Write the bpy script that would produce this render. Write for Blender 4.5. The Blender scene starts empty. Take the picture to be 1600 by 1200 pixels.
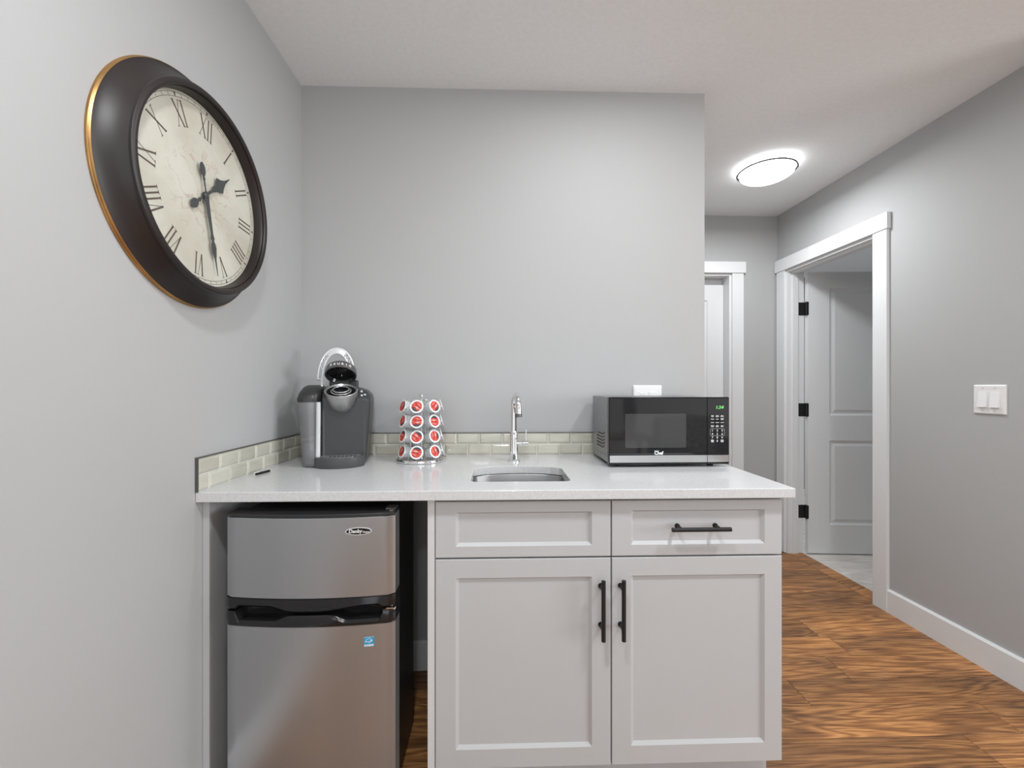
import bpy, bmesh, math, random
from mathutils import Vector, Matrix
random.seed(7)
PI = math.pi
R = math.radians
scn = bpy.context.scene
COL = scn.collection

# ------------------------------------------------------------------ camera
CAM_Y, CAM_Z, YAW = -1.8439, 1.2084, 0.0296
cam = bpy.data.cameras.new('camera')
cam_o = bpy.data.objects.new('camera', cam)
COL.objects.link(cam_o)
cam_o.location = (0, CAM_Y, CAM_Z)
cam_o.rotation_euler = (PI / 2, 0, -YAW)
cam.sensor_width = 36
cam.lens = 36 * 669.43 / 1600
cam.shift_y = 3.7 / 1600
cam.clip_start = 0.02
scn.camera = cam_o

# ------------------------------------------------------------------ world, lights, exposure
w = bpy.data.worlds.new('world')
scn.world = w
w.use_nodes = True
w.node_tree.nodes['Background'].inputs[0].default_value = (0.9, 0.95, 1.0, 1)
w.node_tree.nodes['Background'].inputs[1].default_value = 0.6
vs = scn.view_settings
vs.view_transform = 'Standard'
vs.look = 'None'
vs.gamma = 1
vs.exposure = 0.32
try:
    vs.use_curve_mapping = False
except Exception:
    pass


def area_light(name, loc, target, sx, sy, power, color=(1, 1, 1), disk=False):
    l = bpy.data.lights.new(name, 'AREA')
    l.shape = 'DISK' if disk else 'RECTANGLE'
    l.size = sx
    if not disk:
        l.size_y = sy
    l.energy = power
    l.color = color
    o = bpy.data.objects.new(name, l)
    COL.objects.link(o)
    o.location = loc
    o.rotation_euler = (Vector(target) - Vector(loc)).to_track_quat('-Z', 'Y').to_euler()
    return o


# ceiling downlights, one read off cast shadows, most added as fill (fixtures are built further down) and the daylight window
POTS = [(0.42, -0.62, 5.0), (1.2, -1.45, 14.5), (-0.15, -1.55, 12), (0.1, -3.3, 9), (2.9, -2.2, 5), (3.2, 1.9, 20)]
for i, (px, py, pw) in enumerate(POTS):
    area_light('downlight_and_fill_lamp', (px, py, 2.470), (px, py, 0), 0.15, 0.15, pw, (0.945, 0.978, 1.0), True)
area_light('window_daylight', (5.40, -3.1, 1.55), (0.4, -3.1, 1.55), 1.9, 1.5, 105, (0.93, 0.973, 1.0))
area_light('rear_fill_light', (0.45, -5.10, 1.15), (0.45, 0.0, 1.15), 2.3, 2.0, 20, (0.93, 0.973, 1.0))  # added frontal fill from behind the camera, no known source there

# ------------------------------------------------------------------ node helpers / materials
MATS = {}


def mat(name, col, rough=0.5, metal=0.0, var=0.0, vscale=8.0, bump=0.0, bscale=200.0, spec=0.5,
        aniso=0.0, stretch=None, coat=0.0, trans=0.0, emit=None, estr=0.0, ior=1.45):
    if name in MATS:
        return MATS[name]
    m = bpy.data.materials.new(name)
    m.use_nodes = True
    nt = m.node_tree
    b = nt.nodes['Principled BSDF']
    b.inputs['Base Color'].default_value = (*col, 1)
    b.inputs['Roughness'].default_value = rough
    b.inputs['Metallic'].default_value = metal
    b.inputs['Specular IOR Level'].default_value = spec
    b.inputs['Coat Weight'].default_value = coat
    b.inputs['Transmission Weight'].default_value = trans
    b.inputs['IOR'].default_value = ior
    if aniso:
        b.inputs['Anisotropic'].default_value = aniso
    if emit:
        b.inputs['Emission Color'].default_value = (*emit, 1)
        b.inputs['Emission Strength'].default_value = estr
    tc = nt.nodes.new('ShaderNodeTexCoord')
    mp = nt.nodes.new('ShaderNodeMapping')
    nt.links.new(tc.outputs['Object'], mp.inputs[0])
    if stretch:
        mp.inputs['Scale'].default_value = stretch
    n = nt.nodes.new('ShaderNodeTexNoise')
    n.inputs['Scale'].default_value = vscale
    n.inputs['Detail'].default_value = 4
    nt.links.new(mp.outputs[0], n.inputs['Vector'])
    r = nt.nodes.new('ShaderNodeValToRGB')
    lo = [max(0, c * (1 - var)) for c in col]
    hi = [min(1, c * (1 + var)) for c in col]
    r.color_ramp.elements[0].position = 0.3
    r.color_ramp.elements[1].position = 0.7
    r.color_ramp.elements[0].color = (*lo, 1)
    r.color_ramp.elements[1].color = (*hi, 1)
    nt.links.new(n.outputs['Fac'], r.inputs['Fac'])
    nt.links.new(r.outputs['Color'], b.inputs['Base Color'])
    if bump:
        n2 = nt.nodes.new('ShaderNodeTexNoise')
        n2.inputs['Scale'].default_value = bscale
        n2.inputs['Detail'].default_value = 3
        nt.links.new(mp.outputs[0], n2.inputs['Vector'])
        bp = nt.nodes.new('ShaderNodeBump')
        bp.inputs['Strength'].default_value = bump
        bp.inputs['Distance'].default_value = 0.002
        nt.links.new(n2.outputs['Fac'], bp.inputs['Height'])
        nt.links.new(bp.outputs['Normal'], b.inputs['Normal'])
    MATS[name] = m
    return m


WALL = mat('wall_paint', (0.432, 0.434, 0.435), 0.75, var=0.012, vscale=2, bump=0.10, bscale=160, spec=0.3)
CEIL = mat('ceiling_texture', (0.865, 0.885, 0.90), 0.9, var=0.02, vscale=60, bump=0.55, bscale=110, spec=0.2)
TRIM = mat('white_trim_paint', (0.735, 0.745, 0.755), 0.4, var=0.01, vscale=3)
CAB = mat('pale_grey_cabinet_paint', (0.480, 0.486, 0.492), 0.42, var=0.01, vscale=3)
CABIN = mat('cabinet_inside', (0.60, 0.60, 0.60), 0.6, var=0.01)
QUARTZ = mat('white_quartz', (0.60, 0.605, 0.61), 0.16, var=0.09, vscale=260)
GROUT = mat('grout', (0.70, 0.70, 0.67), 0.85, var=0.03, vscale=90)
EDGE = mat('dark_edge_trim', (0.13, 0.125, 0.12), 0.4, 0.6, var=0.05)
BLACKM = mat('matte_black_metal', (0.018, 0.018, 0.019), 0.45, 0.3, var=0.05)
CHROME = mat('chrome', (0.85, 0.85, 0.86), 0.06, 1.0, var=0.01)
NICKEL = mat('brushed_nickel', (0.16, 0.155, 0.15), 0.4, 0.6, var=0.05)
SINKST = mat('sink_steel', (0.34, 0.34, 0.345), 0.38, 1.0, var=0.04, vscale=20)
STEEL = mat('brushed_steel', (0.385, 0.398, 0.412), 0.29, 0.78, var=0.04, vscale=6, aniso=0.5, stretch=(1, 1, 0.05))
STEELB = mat('bright_brushed_steel', (0.62, 0.62, 0.62), 0.33, 1.0, var=0.03, vscale=6, stretch=(0.1, 1, 1))
BLKPL = mat('gloss_black_plastic', (0.012, 0.012, 0.013), 0.12, var=0.05)
BLKSAT = mat('satin_black_plastic', (0.022, 0.022, 0.023), 0.4, var=0.05)
DKGREY = mat('charcoal_plastic', (0.036, 0.036, 0.037), 0.33, var=0.06, vscale=4)
MWGLASS = mat('dark_oven_glass', (0.020, 0.020, 0.021), 0.04, var=0.03, spec=0.9)
MWWIN = mat('oven_window_screen', (0.060, 0.060, 0.060), 0.05, var=0.04, vscale=300, spec=0.9)
MWSIDE = mat('oven_case_silver', (0.30, 0.30, 0.305), 0.32, 0.75, var=0.03)
SILVER = mat('silver_plastic', (0.47, 0.47, 0.47), 0.28, 0.7, var=0.03)
PALESIL = mat('pale_silver_handle', (0.72, 0.72, 0.73), 0.3, 0.3, var=0.02)
RESERV = mat('smoked_reservoir', (0.62, 0.62, 0.63), 0.10, trans=0.8, var=0.03)
WATER = mat('reservoir_water', (0.22, 0.22, 0.235), 0.05, trans=0.3, var=0.02)
PLATE = mat('white_plastic_plate', (0.82, 0.82, 0.82), 0.3, var=0.005)
DARKHOLE = mat('socket_slot', (0.03, 0.03, 0.03), 0.6, var=0.02)
POD = mat('white_pod_plastic', (0.82, 0.83, 0.84), 0.35, var=0.02)
WHITEPR = mat('white_print', (0.80, 0.80, 0.80), 0.5, var=0.005)
GREYPR = mat('grey_print', (0.45, 0.45, 0.45), 0.5, var=0.005)
GREENLED = mat('green_display', (0.05, 0.2, 0.05), 0.4, emit=(0.16, 0.75, 0.16), estr=0.9)
BLUEST = mat('blue_sticker', (0.03, 0.30, 0.52), 0.45, var=0.03)
GOLD = mat('antique_gold', (0.42, 0.24, 0.09), 0.35, 0.8, var=0.25, vscale=14)
BRONZE = mat('dark_bronze_frame', (0.020, 0.015, 0.014), 0.42, 0.0, var=0.35, vscale=5)
INKC = mat('sepia_ink', (0.11, 0.085, 0.07), 0.7, var=0.15, vscale=40)
HANDM = mat('clock_hand_metal', (0.075, 0.080, 0.080), 0.45, 0.3, var=0.08)
GLOW = mat('lit_glass_dish', (0.9, 0.9, 0.88), 0.3, emit=(0.97, 0.985, 1.0), estr=4.5)
POTGLOW = mat('downlight_lens', (0.9, 0.9, 0.9), 0.4, emit=(1, 0.98, 0.96), estr=5)
VINYLW = mat('room_wall_paint', (0.42, 0.42, 0.42), 0.75, var=0.012, bump=0.1, bscale=160)


def nodes_of(name):
    m = bpy.data.materials.new(name)
    m.use_nodes = True
    MATS[name] = m
    nt = m.node_tree
    return m, nt, nt.nodes['Principled BSDF'], nt.nodes.new, nt.links.new


def wood_material():
    m, nt, b, N, L = nodes_of('stained_oak')
    geo = N('ShaderNodeNewGeometry')
    oi = N('ShaderNodeObjectInfo')
    off = N('ShaderNodeVectorMath'); off.operation = 'SCALE'
    cmb = N('ShaderNodeCombineXYZ')
    L(oi.outputs['Random'], cmb.inputs[0]); L(oi.outputs['Random'], cmb.inputs[1]); L(oi.outputs['Random'], cmb.inputs[2])
    L(cmb.outputs[0], off.inputs[0]); off.inputs['Scale'].default_value = 37.0
    add = N('ShaderNodeVectorMath'); add.operation = 'ADD'
    L(geo.outputs['Position'], add.inputs[0]); L(off.outputs[0], add.inputs[1])
    mp = N('ShaderNodeMapping'); mp.inputs['Scale'].default_value = (1.2, 10.5, 1)
    L(add.outputs[0], mp.inputs[0])
    # cathedral grain: contour lines of a stretched noise field
    n1 = N('ShaderNodeTexNoise'); n1.inputs['Scale'].default_value = 1.0; n1.inputs['Detail'].default_value = 2.0
    n1.inputs['Distortion'].default_value = 0.35
    L(mp.outputs[0], n1.inputs['Vector'])
    mul = N('ShaderNodeMath'); mul.operation = 'MULTIPLY'; mul.inputs[1].default_value = 25.0
    L(n1.outputs['Fac'], mul.inputs[0])
    fr = N('ShaderNodeMath'); fr.operation = 'PINGPONG'; fr.inputs[1].default_value = 1.0
    L(mul.outputs[0], fr.inputs[0])
    # fine pores
    mp2 = N('ShaderNodeMapping'); mp2.inputs['Scale'].default_value = (9, 170, 1)
    L(add.outputs[0], mp2.inputs[0])
    n2 = N('ShaderNodeTexNoise'); n2.inputs['Scale'].default_value = 1.0; n2.inputs['Detail'].default_value = 3.0
    L(mp2.outputs[0], n2.inputs['Vector'])
    # broad light and dark stain
    mp3 = N('ShaderNodeMapping'); mp3.inputs['Scale'].default_value = (2.2, 7, 1)
    L(add.outputs[0], mp3.inputs[0])
    n3 = N('ShaderNodeTexNoise'); n3.inputs['Scale'].default_value = 1.0; n3.inputs['Detail'].default_value = 3.0
    L(mp3.outputs[0], n3.inputs['Vector'])
    r1 = N('ShaderNodeValToRGB')
    e = r1.color_ramp.elements
    e[0].position = 0.0; e[0].color = (0.25, 0.110, 0.040, 1)
    e[1].position = 1.0; e[1].color = (0.52, 0.255, 0.092, 1)
    x = e.new(0.28); x.color = (0.315, 0.140, 0.050, 1)
    x = e.new(0.6); x.color = (0.43, 0.200, 0.072, 1)
    L(fr.outputs[0], r1.inputs['Fac'])
    r3 = N('ShaderNodeValToRGB')
    e = r3.color_ramp.elements
    e[0].position = 0.30; e[0].color = (0.66, 0.67, 0.72, 1)
    e[1].position = 0.70; e[1].color = (1.22, 1.18, 1.08, 1)
    L(n3.outputs['Fac'], r3.inputs['Fac'])
    mx = N('ShaderNodeMix'); mx.data_type = 'RGBA'; mx.blend_type = 'MULTIPLY'
    mx.inputs[0].default_value = 1.0
    L(r1.outputs['Color'], mx.inputs[6]); L(r3.outputs['Color'], mx.inputs[7])
    r2 = N('ShaderNodeValToRGB')
    e = r2.color_ramp.elements
    e[0].position = 0.33; e[0].color = (0.50, 0.46, 0.44, 1)
    e[1].position = 0.55; e[1].color = (1, 1, 1, 1)
    L(n2.outputs['Fac'], r2.inputs['Fac'])
    mx2 = N('ShaderNodeMix'); mx2.data_type = 'RGBA'; mx2.blend_type = 'MULTIPLY'
    mx2.inputs[0].default_value = 1.0
    L(mx.outputs[2], mx2.inputs[6]); L(r2.outputs['Color'], mx2.inputs[7])
    hs = N('ShaderNodeHueSaturation')
    mr = N('ShaderNodeMapRange')
    mr.inputs[3].default_value = 0.76; mr.inputs[4].default_value = 1.24
    L(oi.outputs['Random'], mr.inputs[0]); L(mr.outputs[0], hs.inputs['Value'])
    L(mx2.outputs[2], hs.inputs['Color'])
    L(hs.outputs['Color'], b.inputs['Base Color'])
    b.inputs['Roughness'].default_value = 0.42
    bp = N('ShaderNodeBump'); bp.inputs['Strength'].default_value = 0.15; bp.inputs['Distance'].default_value = 0.001
    L(n2.outputs['Fac'], bp.inputs['Height']); L(bp.outputs['Normal'], b.inputs['Normal'])
    return m


OAK = wood_material()


def tile_material():
    m, nt, b, N, L = nodes_of('olive_glass_tile')
    oi = N('ShaderNodeObjectInfo')
    tc = N('ShaderNodeTexCoord')
    n = N('ShaderNodeTexNoise'); n.inputs['Scale'].default_value = 14; n.inputs['Detail'].default_value = 3
    mp = N('ShaderNodeMapping'); mp.inputs['Scale'].default_value = (1, 1, 4)
    L(tc.outputs['Object'], mp.inputs[0]); L(mp.outputs[0], n.inputs['Vector'])
    ad = N('ShaderNodeMath'); ad.operation = 'MULTIPLY_ADD'; ad.inputs[1].default_value = 0.6
    L(oi.outputs['Random'], ad.inputs[0]); L(n.outputs['Fac'], ad.inputs[2])
    r = N('ShaderNodeValToRGB')
    e = r.color_ramp.elements
    e[0].position = 0.35; e[0].color = (0.46, 0.45, 0.375, 1)
    e[1].position = 1.0; e[1].color = (0.56, 0.545, 0.465, 1)
    L(ad.outputs[0], r.inputs['Fac']); L(r.outputs['Color'], b.inputs['Base Color'])
    b.inputs['Roughness'].default_value = 0.16
    b.inputs['Coat Weight'].default_value = 0.4
    b.inputs['Coat Roughness'].default_value = 0.05
    return m


TILE = tile_material()


def dial_material():
    m, nt, b, N, L = nodes_of('parchment_map_dial')
    tc = N('ShaderNodeTexCoord')
    n = N('ShaderNodeTexNoise'); n.inputs['Scale'].default_value = 7; n.inputs['Detail'].default_value = 5
    L(tc.outputs['Object'], n.inputs['Vector'])
    r = N('ShaderNodeValToRGB')
    e = r.color_ramp.elements
    e[0].position = 0.35; e[0].color = (0.50, 0.475, 0.39, 1)
    e[1].position = 0.62; e[1].color = (0.60, 0.59, 0.51, 1)
    L(n.outputs['Fac'], r.inputs['Fac'])
    # faint map coast lines: contours of a noise field, only near the middle
    n2 = N('ShaderNodeTexNoise'); n2.inputs['Scale'].default_value = 9; n2.inputs['Detail'].default_value = 6
    L(tc.outputs['Object'], n2.inputs['Vector'])
    mu = N('ShaderNodeMath'); mu.operation = 'MULTIPLY'; mu.inputs[1].default_value = 9
    L(n2.outputs['Fac'], mu.inputs[0])
    pp = N('ShaderNodeMath'); pp.operation = 'PINGPONG'; pp.inputs[1].default_value = 0.5
    L(mu.outputs[0], pp.inputs[0])
    rl = N('ShaderNodeValToRGB')
    rl.color_ramp.elements[0].position = 0.03; rl.color_ramp.elements[0].color = (1, 1, 1, 1)
    rl.color_ramp.elements[1].position = 0.10; rl.color_ramp.elements[1].color = (0, 0, 0, 1)
    L(pp.outputs[0], rl.inputs['Fac'])
    ln = N('ShaderNodeVectorMath'); ln.operation = 'LENGTH'
    L(tc.outputs['Object'], ln.inputs[0])
    mr = N('ShaderNodeMapRange')
    mr.inputs[1].default_value = 0.10; mr.inputs[2].default_value = 0.15
    mr.inputs[3].default_value = 0.38; mr.inputs[4].default_value = 0.0
    L(ln.outputs['Value'], mr.inputs[0])
    mm = N('ShaderNodeMath'); mm.operation = 'MULTIPLY'
    L(rl.outputs['Color'], mm.inputs[0]); L(mr.outputs[0], mm.inputs[1])
    mx = N('ShaderNodeMix'); mx.data_type = 'RGBA'
    L(mm.outputs[0], mx.inputs[0]); L(r.outputs['Color'], mx.inputs[6])
    mx.inputs[7].default_value = (0.36, 0.21, 0.14, 1)
    L(mx.outputs[2], b.inputs['Base Color'])
    b.inputs['Roughness'].default_value = 0.55
    return m


DIAL = dial_material()


def podlid_material():
    m, nt, b, N, L = nodes_of('red_foil_lid')
    tc = N('ShaderNodeTexCoord')
    oi = N('ShaderNodeObjectInfo')
    rot = N('ShaderNodeVectorRotate'); rot.rotation_type = 'Z_AXIS'
    an = N('ShaderNodeMath'); an.operation = 'MULTIPLY'; an.inputs[1].default_value = 6.28
    L(oi.outputs['Random'], an.inputs[0]); L(an.outputs[0], rot.inputs['Angle'])
    L(tc.outputs['Object'], rot.inputs['Vector'])
    n = N('ShaderNodeTexNoise'); n.inputs['Scale'].default_value = 60; n.inputs['Detail'].default_value = 2
    mp = N('ShaderNodeMapping'); mp.inputs['Scale'].default_value = (0.6, 2.2, 1)
    L(rot.outputs[0], mp.inputs[0]); L(mp.outputs[0], n.inputs['Vector'])
    r = N('ShaderNodeValToRGB')
    r.color_ramp.interpolation = 'EASE'
    e = r.color_ramp.elements
    e[0].position = 0.36; e[0].color = (0.25, 0.015, 0.015, 1)
    e[1].position = 0.64; e[1].color = (0.78, 0.55, 0.50, 1)
    x = e.new(0.46); x.color = (0.58, 0.045, 0.035, 1)
    x = e.new(0.56); x.color = (0.66, 0.13, 0.10, 1)
    L(n.outputs['Fac'], r.inputs['Fac'])
    # dark band along one edge of the printed foil
    sp = N('ShaderNodeSeparateXYZ'); L(rot.outputs[0], sp.inputs[0])
    lt = N('ShaderNodeMath'); lt.operation = 'LESS_THAN'; lt.inputs[1].default_value = -0.0115
    L(sp.outputs['Y'], lt.inputs[0])
    mx = N('ShaderNodeMix'); mx.data_type = 'RGBA'
    L(lt.outputs[0], mx.inputs[0]); L(r.outputs['Color'], mx.inputs[6])
    mx.inputs[7].default_value = (0.055, 0.06, 0.075, 1)
    L(mx.outputs[2], b.inputs['Base Color'])
    b.inputs['Roughness'].default_value = 0.4
    return m


PODLID = podlid_material()


def vinyl_material():
    m, nt, b, N, L = nodes_of('pale_vinyl_boards')
    geo = N('ShaderNodeNewGeometry')
    mp = N('ShaderNodeMapping'); mp.inputs['Scale'].default_value = (3, 12, 1)
    L(geo.outputs['Position'], mp.inputs[0])
    n = N('ShaderNodeTexNoise'); n.inputs['Scale'].default_value = 1.6; n.inputs['Detail'].default_value = 6
    n.inputs['Distortion'].default_value = 0.8
    L(mp.outputs[0], n.inputs['Vector'])
    r = N('ShaderNodeValToRGB')
    e = r.color_ramp.elements
    e[0].position = 0.3; e[0].color = (0.56, 0.52, 0.48, 1)
    e[1].position = 0.65; e[1].color = (0.80, 0.77, 0.73, 1)
    L(n.outputs['Fac'], r.inputs['Fac']); L(r.outputs['Color'], b.inputs['Base Color'])
    b.inputs['Roughness'].default_value = 0.45
    return m


VINYL = vinyl_material()

# ------------------------------------------------------------------ object helpers
ORG = {}


def reg(o, org):
    ORG[o.name] = Vector(org)
    return o


def thing(name, label, cat, loc=(0, 0, 0), rotz=0.0, group=None, kind=None):
    o = bpy.data.objects.new(name, None)
    COL.objects.link(o)
    o.empty_display_size = 0.05
    o.location = loc
    o.rotation_euler = (0, 0, rotz)
    tag(o, label, cat, group, kind)
    return reg(o, loc)


def tag(o, label=None, cat=None, group=None, kind=None):
    if label: o['label'] = label
    if cat: o['category'] = cat
    if group: o['group'] = group
    if kind: o['kind'] = kind
    return o


def mk(name, bm, m, parent=None, org=None, local=False, smooth=False, bevel=0.0, bseg=2, label=None):
    """Link a bmesh as one object.  Vertices are world coordinates unless local is set
    (then they are coordinates of the parent thing)."""
    bmesh.ops.recalc_face_normals(bm, faces=bm.faces[:])
    if parent is not None:
        o0 = Vector((0, 0, 0)) if local else ORG[parent.name]
    elif org is not None:
        o0 = Vector(org)
    else:
        xs = [v.co for v in bm.verts]
        o0 = Vector((sum(v.x for v in xs) / len(xs), sum(v.y for v in xs) / len(xs), min(v.z for v in xs)))
    bmesh.ops.translate(bm, verts=bm.verts[:], vec=-o0)
    me = bpy.data.meshes.new(name)
    bm.to_mesh(me)
    bm.free()
    if smooth:
        for p in me.polygons:
            p.use_smooth = True
        try:
            me.set_sharp_from_angle(angle=R(40))
        except Exception:
            pass
    me.materials.append(m)
    o = bpy.data.objects.new(name, me)
    COL.objects.link(o)
    if parent is not None:
        o.parent = parent
        reg(o, ORG[parent.name])
    else:
        o.location = o0
        reg(o, o0)
    if bevel:
        md = o.modifiers.new('edge_bevel', 'BEVEL')
        md.width = bevel
        md.segments = bseg
        md.limit_method = 'ANGLE'
        md.angle_limit = R(35)
    if label:
        o['label'] = label
    return o


def b_box(bm, x0, x1, y0, y1, z0, z1):
    v = [bm.verts.new(p) for p in ((x0, y0, z0), (x1, y0, z0), (x1, y1, z0), (x0, y1, z0),
                                   (x0, y0, z1), (x1, y0, z1), (x1, y1, z1), (x0, y1, z1))]
    for f in ((0, 3, 2, 1), (4, 5, 6, 7), (0, 1, 5, 4), (1, 2, 6, 5), (2, 3, 7, 6), (3, 0, 4, 7)):
        bm.faces.new([v[i] for i in f])
    return v


def box(*a):
    bm = bmesh.new()
    b_box(bm, *a)
    return bm


def boxes(lst):
    bm = bmesh.new()
    for a in lst:
        b_box(bm, *a)
    return bm


def b_loft(bm, rings, cap0=True, cap1=True, closed=True):
    vs_ = [[bm.verts.new(p) for p in r] for r in rings]
    n = len(rings[0])
    for a, b in zip(vs_[:-1], vs_[1:]):
        for i in range(n if closed else n - 1):
            j = (i + 1) % n
            bm.faces.new((a[i], a[j], b[j], b[i]))
    if cap0: bm.faces.new(vs_[0][::-1])
    if cap1: bm.faces.new(vs_[-1])
    return vs_


def loft(rings, cap0=True, cap1=True):
    bm = bmesh.new()
    b_loft(bm, rings, cap0, cap1)
    return bm


def b_lathe(bm, prof, seg=48, M=None, a0=0.0, a1=2 * PI):
    """Revolve (r, z) profile about local Z, then transform by M."""
    M = M or Matrix.Identity(4)
    full = abs((a1 - a0) - 2 * PI) < 1e-6
    n = seg if full else seg + 1
    rings = []
    for r, z in prof:
        if r < 1e-6:
            rings.append([bm.verts.new(M @ Vector((0, 0, z)))])
        else:
            rings.append([bm.verts.new(M @ Vector((r * math.cos(a0 + (a1 - a0) * i / seg), r * math.sin(a0 + (a1 - a0) * i / seg), z))) for i in range(n)])
    for a, b in zip(rings[:-1], rings[1:]):
        m = n if full else n - 1
        for i in range(m):
            j = (i + 1) % n
            if len(a) == 1 and len(b) == 1:
                continue
            if len(a) == 1:
                bm.faces.new((a[0], b[i], b[j]))
            elif len(b) == 1:
                bm.faces.new((a[i], a[j], b[0]))
            else:
                bm.faces.new((a[i], a[j], b[j], b[i]))


def lathe(prof, seg=48, M=None, **k):
    bm = bmesh.new()
    b_lathe(bm, prof, seg, M, **k)
    return bm


def b_tube(bm, pts, rad, seg=12, closed=False):
    pts = [Vector(p) for p in pts]
    n = len(pts)
    rads = rad if isinstance(rad, (list, tuple)) else [rad] * n
    rings = []
    up = None
    for i in range(n):
        if closed:
            t = pts[(i + 1) % n] - pts[i - 1]
        else:
            t = pts[min(i + 1, n - 1)] - pts[max(i - 1, 0)]
        t.normalize()
        if up is None:
            up = t.orthogonal().normalized()
        up = (up - t * up.dot(t)).normalized()
        sd = t.cross(up)
        rings.append([bm.verts.new(pts[i] + (up * math.cos(2 * PI * k / seg) + sd * math.sin(2 * PI * k / seg)) * rads[i]) for k in range(seg)])
    m = n if closed else n - 1
    for i in range(m):
        a, b = rings[i], rings[(i + 1) % n]
        for k in range(seg):
            j = (k + 1) % seg
            bm.faces.new((a[k], a[j], b[j], b[k]))
    if not closed:
        bm.faces.new(rings[0][::-1])
        bm.faces.new(rings[-1])


def tube(pts, rad, seg=12, closed=False):
    bm = bmesh.new()
    b_tube(bm, pts, rad, seg, closed)
    return bm


def b_prism(bm, outline, M, depth):
    """Extrude a 2D outline (u, v) along local z from 0 to depth; M maps to the target space."""
    a = [bm.verts.new(M @ Vector((u, v, 0))) for u, v in outline]
    b = [bm.verts.new(M @ Vector((u, v, depth))) for u, v in outline]
    n = len(a)
    bm.faces.new(a[::-1]); bm.faces.new(b)
    for i in range(n):
        j = (i + 1) % n
        bm.faces.new((a[i], a[j], b[j], b[i]))


def prism(outline, M, depth):
    bm = bmesh.new()
    b_prism(bm, outline, M, depth)
    return bm


def rrect(x0, x1, y0, y1, r, n=5):
    out = []
    for cx, cy, a in ((x1 - r, y1 - r, 0), (x0 + r, y1 - r, PI / 2), (x0 + r, y0 + r, PI), (x1 - r, y0 + r, 1.5 * PI)):
        for i in range(n + 1):
            q = a + PI / 2 * i / n
            out.append((cx + r * math.cos(q), cy + r * math.sin(q)))
    return out


def basis(origin, ex, ey, ez):
    ex, ey, ez = Vector(ex), Vector(ey), Vector(ez)
    return Matrix(((ex.x, ey.x, ez.x, origin[0]), (ex.y, ey.y, ez.y, origin[1]), (ex.z, ey.z, ez.z, origin[2]), (0, 0, 0, 1)))


FRONT = lambda x, y, z: basis((x, y, z), (1, 0, 0), (0, 0, 1), (0, -1, 0))   # u -> x, v -> z, depth towards -y


def text_bm(body, size, M, depth=0.0004, shear=0.0, sx=1.0, bold=0.0, align='CENTER'):
    cu = bpy.data.curves.new('lettering', 'FONT')
    cu.body = body
    cu.size = size
    cu.align_x = align
    cu.align_y = 'CENTER'
    cu.extrude = depth
    cu.shear = shear
    cu.offset = bold
    cu.resolution_u = 3
    o = bpy.data.objects.new('lettering', cu)
    COL.objects.link(o)
    dg = bpy.context.evaluated_depsgraph_get()
    me = bpy.data.meshes.new_from_object(o.evaluated_get(dg))
    bm = bmesh.new()
    bm.from_mesh(me)
    bpy.data.objects.remove(o)
    bpy.data.curves.remove(cu)
    bpy.data.meshes.remove(me)
    bmesh.ops.transform(bm, matrix=M @ Matrix.Diagonal((sx, 1, 1, 1)), verts=bm.verts[:])
    return bm


def struct(name, bm, m, parent=None, **k):
    o = mk(name, bm, m, parent, **k)
    o['kind'] = 'structure'
    return o


# ------------------------------------------------------------------ room shell
XL, XR, XRW, YF, ZC = -0.84, 0.895, 2.087, 1.315, 2.485
XE, YB = 5.5, -5.2            # far right wall and rear wall of the room behind the camera
WT = 0.115

lab = lambda o, l, c=None: tag(o, l, c)
lab(struct('wall_left', box(XL - WT, XL, YB - WT, 0.0, 0, ZC), WALL), 'pale grey wall that carries the round clock', 'wall')
lab(struct('wall_back', box(XL - WT, XR, 0.0, WT, 0, ZC), WALL), 'pale grey wall behind the counter', 'wall')
lab(struct('wall_hall_side', box(XR - WT, XR, WT, YF, 0, ZC), WALL), 'pale grey side wall of the hall behind the counter wall', 'wall')
# hall end wall with a door opening 0.975..1.745
HX0, HX1, HZ = 0.972, 1.736, 2.052
lab(struct('wall_hall_end', boxes([(XR - WT, HX0, YF, YF + WT, 0, ZC), (HX1, XRW + WT, YF, YF + WT, 0, ZC),
                                   (HX0, HX1, YF, YF + WT, HZ, ZC)]), WALL), 'pale grey end wall of the hall with a doorway', 'wall')
# right wall with a door opening 0.473..1.211
DY0, DY1, DZ = 0.473, 1.211, 2.052
WEND = -0.46
lab(struct('wall_right', boxes([(XRW, XRW + WT, WEND, DY0, 0, ZC), (XRW, XRW + WT, DY1, YF, 0, ZC),
                                (XRW, XRW + WT, DY0, DY1, DZ, ZC)]), WALL), 'pale grey wall with the light switches and open doorway', 'wall')
# rest of the room behind the camera
lab(struct('wall_far_right_front', box(XRW + WT, XE, WEND, WEND + WT, 0, ZC), WALL), 'pale grey wall round the corner', 'wall')
lab(struct('wall_rear', boxes([(XL, -0.75, YB - WT, YB, 0, ZC), (1.65, XE, YB - WT, YB, 0, ZC), (-0.75, 1.65, YB - WT, YB, 2.2, ZC), (-0.75, 1.65, YB - WT, YB, 0, 0.1)]), WALL), 'pale grey rear wall of the room', 'wall')
lab(struct('rear_fill_window', boxes([(-0.75, -0.70, YB - 0.06, YB, 0.1, 2.2), (1.60, 1.65, YB - 0.06, YB, 0.1, 2.2), (0.42, 0.48, YB - 0.06, YB, 0.1, 2.2),
                              (-0.70, 0.42, YB - 0.06, YB, 2.14, 2.2), (0.48, 1.60, YB - 0.06, YB, 2.14, 2.2), (-0.70, 0.42, YB - 0.06, YB, 0.1, 0.17), (0.48, 1.60, YB - 0.06, YB, 0.1, 0.17)]), TRIM), 'unseen white framed window added in the rear wall for fill light', 'window')  # unseen opening, added to go with the rear fill light
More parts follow.
